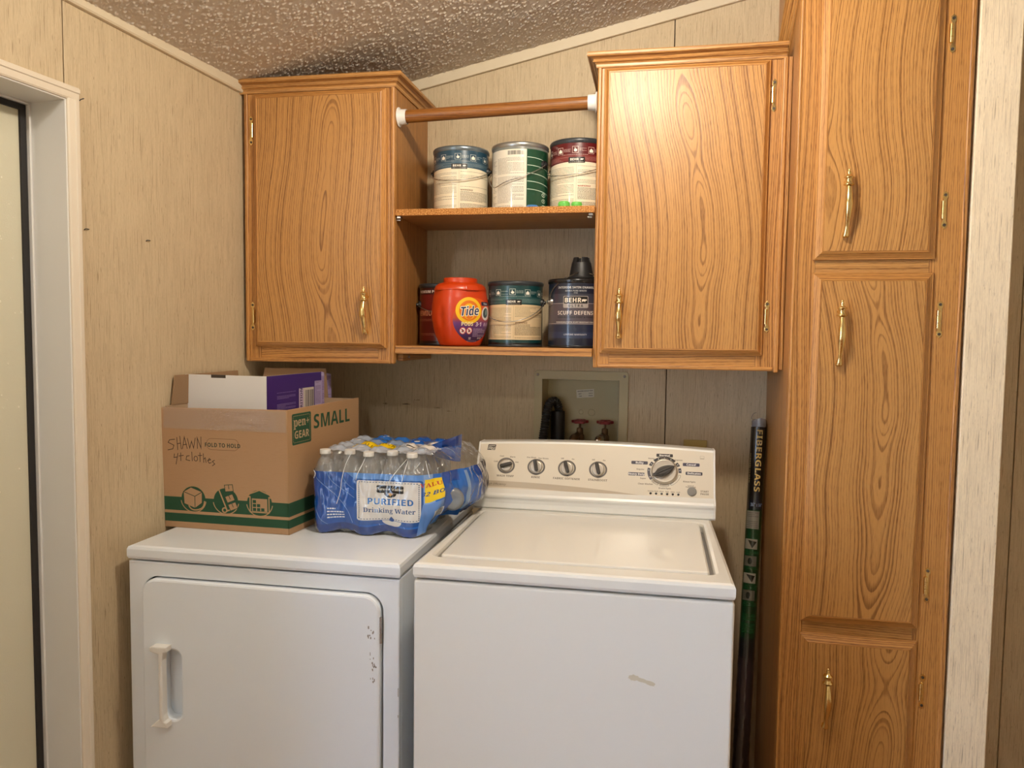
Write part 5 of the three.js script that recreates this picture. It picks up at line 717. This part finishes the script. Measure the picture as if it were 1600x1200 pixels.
// ---------------------------------------------------------------- shrink-wrapped water pack
{
  const t = thing('water_pack', 'torn blue shrink wrapped pack of bottled water on the dryer', 'water pack', [0, YD, 0]);
  // bottle: ribbed lathe, white cap
  const bp = [[0.006, 0.004], [0.022, 0.0], [0.0295, 0.004], [0.031, 0.012]]; for (let i = 0; i < 12; i++) { bp.push([0.0312, 0.02 + i * 0.0095], [0.0298, 0.0245 + i * 0.0095]); } bp.push([0.0312, 0.138], [0.0305, 0.150], [0.0275, 0.166], [0.0215, 0.182], [0.0150, 0.193], [0.0128, 0.198], [0.0128, 0.2025], [0.0150, 0.2035], [0.0150, 0.2055], [0.0125, 0.206]);
  const BG = lathe(bp, 26), CG = lathe([[0.0, 0.2185], [0.0130, 0.2185], [0.0142, 0.2172], [0.0146, 0.208], [0.0140, 0.2065], [0.012, 0.2065]], 24);
  const mB = Ph({ color: lin(0.74, 0.76, 0.76), transmission: 0.78, thickness: 0, roughness: 0.08, clearcoat: 1, clearcoatRoughness: 0.04 }), mCap = S({ color: lin(0.72, 0.71, 0.68), roughness: 0.4 });
  const spots = []; for (let r = 0; r < 5; r++) for (let c = 0; c < 5; c++) spots.push([0.391 + c * 0.0595 + (r % 2 ? 0.004 : 0), (c % 2 ? 0.595 : 0.6125) - r * 0.0665, (c % 2 ? 0.004 : 0) + 0.001 * (r + c)]);
  spots.forEach(([x, z, dy], i) => { if (i === 4) dy -= 0.001; const b = obj('bottle', BG, mB, t); b.position.set(x, 0.0008, z); b.rotation.z = i === 0 ? 0.012 : 0; b.scale.y = 1 - 0.012 * (i % 3) / 2; obj('bottle_cap', CG, mCap, b); });
  // film outline seen from above
  const path = new THREE.CatmullRomCurve3([[0.356, 0.305], [0.354, 0.42], [0.354, 0.54], [0.356, 0.612], [0.372, 0.642], [0.42, 0.6465], [0.52, 0.6465], [0.62, 0.6465], [0.668, 0.636], [0.700, 0.585], [0.718, 0.535], [0.742, 0.50], [0.757, 0.445], [0.760, 0.37], [0.742, 0.30]].map(([x, z]) => new THREE.Vector3(x, 0, z)), false, 'centripetal');
  const LEN = path.getLength(), TOPB = 0.1635;
  const ctr = new THREE.Vector3(0.53, 0, 0.44);
  const frontU = (x) => { let best = 0, bd = 9; for (let i = 0; i <= 600; i++) { const p = path.getPointAt(i / 600); if (p.z > 0.6) { const d = Math.abs(p.x - x); if (d < bd) { bd = d; best = i / 600; } } } return best; };
  const uA = frontU(0.360), uL = frontU(0.49), uR = frontU(0.668), uEnd = uR;
  const outl = (u, v) => { // v 0 bottom .. 1 top of print
    const p = path.getPointAt(u), q = path.getTangentAt(u), nx = -q.z, nz = q.x; // outward normal (path runs left-back, front, right)
    const s = Math.sign((p.x - ctr.x) * nx + (p.z - ctr.z) * nz) || 1, R = smooth(uEnd + 0.005, uEnd + 0.06, u);
    let off = 0, y = TOPB * v;
    const low = 1 - smooth(0.0, 0.45, v), cxx = (p.x - 0.391) / 0.119, sc = 0.5 + 0.5 * Math.cos(cxx * 2 * PI), isF = smooth(0.60, 0.635, p.z) * (1 - R);
    off -= isF * (1 - sc) * (0.0135 * low + 0.003); off -= (1 - isF) * 0.006 * Math.pow(low, 2.2); off -= 0.004 * Math.pow(clamp(1 - v / 0.07), 2) * isF;
    y += isF * (1 - sc) * 0.010 * low * (1 - v) + 0.002;
    off += (1 - R) * 0.0014 * n3(p.x * 40, y * 26, p.z * 40);
    off += R * (0.007 * n3(p.x * 14, y * 12, p.z * 14) + 0.0035 * n3(p.x * 40, y * 16, p.z * 40) + 0.020 * Math.sin(PI * v) - 0.024 * low * low);
    y += R * (0.034 * (1 - v) * smooth(0.69, 0.71, p.x + 0.02) + 0.006 * n3(p.x * 20 + 5, 3, p.z * 20) * (1 - v));
    return [p.x + s * nx * off, y, p.z + s * nz * off];
  };
  const print = canvasTex(2048, 512, (g, w, h) => {
    const X = (u) => u * w; const xl = X(uL), xr = X(uR), lw = xr - xl;
    const gr = g.createLinearGradient(X(uA) - 60, 0, xr, 0); gr.addColorStop(0, '#0b3f93'); gr.addColorStop(0.5, '#0d56b4'); gr.addColorStop(1, '#1767c6'); g.fillStyle = gr; g.fillRect(0, 0, w, h);
    g.fillStyle = '#5c8fd6'; g.beginPath(); g.moveTo(xl - 60, 0); g.quadraticCurveTo(xl - 10, 60, xl + 20, 62); g.lineTo(xr, 70); g.lineTo(xr, 0); g.fill();
    g.strokeStyle = 'rgba(190,220,250,.7)'; g.lineWidth = 2.5; for (const k of [0, 1, 2]) { g.beginPath(); g.moveTo(X(uA) + 30 + k * 90, 0); g.bezierCurveTo(X(uA) + 60 + k * 60, 120 + k * 30, xl - 60 + k * 130, 170, xl - 30 + k * 160, 430 + k * 40); g.stroke(); } g.beginPath(); g.moveTo(X(uA) + 22, 40); g.bezierCurveTo(X(uA) + 30, 300, X(uA) + 60, 420, X(uA) + 150, 460); g.stroke();
    g.fillStyle = '#0a3a86'; g.fillRect(0, h - 70, w, 70); g.fillStyle = '#0d3a80'; g.fillRect(0, 0, X(uA) - 10, h);
    lines(g, X(uA) + 118, X(uA) + 215, 300, 400, 26, '#dfe8f4', 60, 12);
    // label panel
    rr(g, xl - 14, 46, lw + 12, 380, 20); g.fillStyle = '#114f9f'; g.fill(); rr(g, xl, 58, lw - 14, 330, 14); g.fillStyle = '#d7d5d3'; g.fill(); g.beginPath(); g.arc(xl + lw * 0.52, 392, 56, 0, PI); g.fill();
    g.strokeStyle = '#1d3a66'; g.lineWidth = 5; g.setLineDash([9, 7]); rr(g, xl + 12, 70, lw - 38, 306, 10); g.stroke(); g.setLineDash([]);
    const c = xl + lw * 0.5; rr(g, c - 74, 92, 150, 62, 8); g.fillStyle = '#14161c'; g.fill(); g.beginPath(); g.arc(c + 2, 156, 34, 0, PI); g.fill(); text(g, 'Clover Valley', c + 2, 122, 27, '#e8e4da', { style: '' }); g.fillStyle = '#b98a3e'; g.beginPath(); g.moveTo(c - 16, 158); g.lineTo(c + 2, 150); g.lineTo(c + 20, 158); g.lineTo(c + 2, 180); g.fill();
    text(g, 'PURIFIED', c + 2, 226, 70, '#1763b2', { sx: 0.82 }); text(g, 'Drinking Water', c - 4, 300, 52, '#153a72', { font: 'serif', sx: 0.70 });
    g.fillStyle = '#1d4c92'; g.beginPath(); g.moveTo(c + 6, 350); g.quadraticCurveTo(c + 34, 394, c + 6, 402); g.quadraticCurveTo(c - 22, 394, c + 6, 350); g.fill();
    // loose right end
    g.fillStyle = '#7fa6de'; g.fillRect(xr, 0, 60, h); g.fillStyle = '#5f8fd8'; g.beginPath(); g.moveTo(xr - 4, 240); g.lineTo(xr + 150, 250); g.lineTo(xr + 170, h); g.lineTo(xr - 40, h); g.fill();
    g.fillStyle = '#f0cf1a'; g.fillRect(xr + 8, 40, 104, 190); text(g, 'VALUE', xr + 60, 88, 46, '#b5281e', { font: 'serif' }); text(g, '32 BOT', xr + 60, 160, 46, '#1d3f86', { style: 'bold italic' });
    const ge = g.createLinearGradient(xr + 112, 0, xr + 520, 0); ge.addColorStop(0, '#0f4ba8'); ge.addColorStop(0.25, '#1f66bd'); ge.addColorStop(0.6, '#1b5cb2'); ge.addColorStop(0.8, '#153f8c'); ge.addColorStop(0.9, '#151c4a'); ge.addColorStop(1, '#111536'); g.fillStyle = ge; g.fillRect(xr + 112, 0, w, h); g.fillStyle = '#12479c'; g.fillRect(xr + 130, 0, 130, 110); g.fillStyle = '#7f9fcb'; g.fillRect(xr + 300, 20, 22, 420); g.fillStyle = '#4f86cf'; g.beginPath(); g.moveTo(xr + 90, h); g.lineTo(xr + 190, 330); g.lineTo(xr + 215, 340); g.lineTo(xr + 170, h); g.fill();
    g.fillStyle = '#d7dbe0'; g.fillRect(xr + 60, 330, 62, 90); g.fillStyle = '#20262e'; for (let i = 0; i < 9; i++) g.fillRect(xr + 66, 336 + i * 9, 50, 3 + (i % 3));
  });
  const mPrint = Ph({ map: print, roughness: 0.16, clearcoat: 1, clearcoatRoughness: 0.06 });
  obj('printed_film', [grid(420, 36, (u, v) => outl(u, v))], mPrint, t);
  const mClear = Ph({ color: lin(0.97, 0.97, 0.98), transmission: 0.92, thickness: 0, roughness: 0.1, ior: 1.4, clearcoat: 1, clearcoatRoughness: 0.03 });
  const inner = (u) => { const p = path.getPointAt(u), R = smooth(uEnd, uEnd + 0.08, u), k = lerp(0.048, 0.062, R), dx = ctr.x - p.x, dz = ctr.z - p.z, l = Math.hypot(dx, dz); return [p.x + dx / l * k, 0.2215 - 0.004 * R + 0.003 * n2(p.x * 30, p.z * 30), p.z + dz / l * k]; };
  obj('clear_film', [grid(420, 26, (u, v) => { const a = outl(u, 1), b = inner(u), R = smooth(uEnd, uEnd + 0.08, u), w = Math.pow(v, lerp(0.92, 0.62, R)); const fold = ((0.003 + 0.006 * R) * n3(u * 44, v * 2.2, 2) + 0.006 * Math.pow(Math.abs(n2b(u * 70 + v * 3, v * 1.2)), 0.7) + 0.002 * n2(u * 200 + v * 12, v * 4)) * Math.sin(PI * v); return [lerp(a[0], b[0], v) , lerp(a[1], b[1], w) + fold, lerp(a[2], b[2], v) + fold * 0.8]; })], mClear, t);
  // sharp creases pulled down from the caps
  const mCrease = Ph({ color: lin(0.92, 0.95, 1.0), roughness: 0.15, transmission: 0.25, thickness: 0, clearcoat: 1, clearcoatRoughness: 0.05 });
  for (const pts of [[[0.462, 0.214], [0.455, 0.185], [0.452, 0.150], [0.447, 0.115], [0.437, 0.083]], [[0.504, 0.208], [0.500, 0.185], [0.494, 0.163], [0.490, 0.148]], [[0.620, 0.206], [0.604, 0.184], [0.590, 0.162], [0.577, 0.142], [0.573, 0.125]], [[0.622, 0.205], [0.619, 0.18], [0.615, 0.15]], [[0.596, 0.15], [0.590, 0.132]], [[0.668, 0.20], [0.676, 0.18], [0.684, 0.160]], [[0.372, 0.168], [0.378, 0.160], [0.374, 0.148]], [[0.655, 0.196], [0.645, 0.18]]]) {
    const front = (x, y) => { const k = clamp((y - TOPB) / 0.055), xx = x > 0.668 ? 0.646 - (x - 0.668) * 0.8 : 0.6478; return xx - 0.047 * k + 0.004; };
    const c = tube(pts.map(([x, y]) => [x, y, front(x, y)]), 0.0009, 24, 5); obj('film_crease', [c], mCrease, t);
  }
  // printed top of the film, stretched over the caps
  const topMap = canvasTex(768, 768, (g, w, h) => {
    g.fillStyle = '#a9b4c4'; g.fillRect(0, 0, w, h); g.fillStyle = '#2f6fc0'; g.fillRect(150, 0, w, 400); g.fillStyle = '#7f95b4'; g.fillRect(150, 300, 320, 90);
    g.fillStyle = '#e8c418'; g.beginPath(); g.moveTo(110, 430); g.lineTo(470, 440); g.lineTo(450, 600); g.lineTo(130, 590); g.fill(); text(g, 'VALUE PACK', 290, 515, 54, '#7a6a12', { style: 'bold italic', sx: 0.9 });
    g.fillStyle = '#dcd8d2'; g.beginPath(); g.moveTo(520, 330); g.lineTo(760, 320); g.lineTo(740, 560); g.lineTo(500, 560); g.fill(); text(g, 'PURIFIED', 630, 420, 48, '#28405f'); g.fillStyle = '#1d2a3a'; g.fillRect(510, 490, 230, 14); g.fillStyle = '#1b56ac'; g.fillRect(470, 0, 300, 310);
  });
  obj('top_film', [grid(70, 60, (u, v) => { const x = lerp(0.372, 0.668, u), z = lerp(0.575, 0.302, v); let cap = 9; for (const [bxx, bz] of spots) cap = Math.min(cap, Math.hypot(x - bxx, z - bz)); return [x, 0.2196 - 0.010 * smooth(0.010, 0.032, cap) + 0.0022 * n2(x * 38, z * 38) + 0.001, z]; })], Ph({ map: topMap, roughness: 0.2, clearcoat: 1, clearcoatRoughness: 0.08 }), t);
  // torn blue flap standing up behind
  const fs = poly([[0.597, 0.203], [0.640, 0.218], [0.672, 0.231], [0.708, 0.249], [0.718, 0.244], [0.715, 0.18], [0.69, 0.186], [0.64, 0.196]]), fg = new THREE.ShapeGeometry(fs, 6);
  const flap = grid(24, 16, (u, v) => { const xb = lerp(0.60, 0.714, u), top = 0.2035 + 0.046 * Math.pow(u, 0.85), bot = lerp(0.197, 0.172, u), x = xb + 0.004 * v, y = lerp(bot, top, v); return [x, y, 0.47 + 0.012 * Math.sin(u * 3.2) * v - 0.012 * u + 0.0015 * n2(u * 3, v * 2) + (u > 0.93 ? -(u - 0.93) * 0.25 : 0)]; });
  obj('torn_flap', [flap], Ph({ map: canvasTex(256, 128, (g) => { g.fillStyle = '#1350ac'; g.fillRect(0, 0, 256, 128); g.fillStyle = '#0c3480'; g.fillRect(150, 0, 106, 50); g.fillStyle = '#d8d6d0'; g.fillRect(0, 20, 34, 80); g.strokeStyle = 'rgba(170,205,245,.8)'; g.lineWidth = 2; g.beginPath(); g.moveTo(40, 100); g.quadraticCurveTo(150, 10, 235, 90); g.stroke(); }), roughness: 0.15, clearcoat: 1, clearcoatRoughness: 0.06 }), t);
  // a bottle lying in the torn end, its base showing
  const lb = obj('bottle', [lathe([[0, 0.006], [0.010, 0.003], [0.020, 0.0], [0.0275, 0.003], [0.031, 0.012], [0.0298, 0.022], [0.0312, 0.03], [0.0298, 0.04], [0.0312, 0.05], [0.03, 0.11], [0.0128, 0.17], [0.0128, 0.2]], 30)], Ph({ color: lin(0.30, 0.33, 0.36), transmission: 0.35, thickness: 0, roughness: 0.1, clearcoat: 1, clearcoatRoughness: 0.04 }), t);
  lb.position.set(0.7290, 0.091, 0.5745); lb.lookAt(new THREE.Vector3(0.55, 0.10 + YD, 0.06).add(new THREE.Vector3(0, 0, 0))); lb.rotateX(PI / 2); 
}
renderer.render(scene, camera);
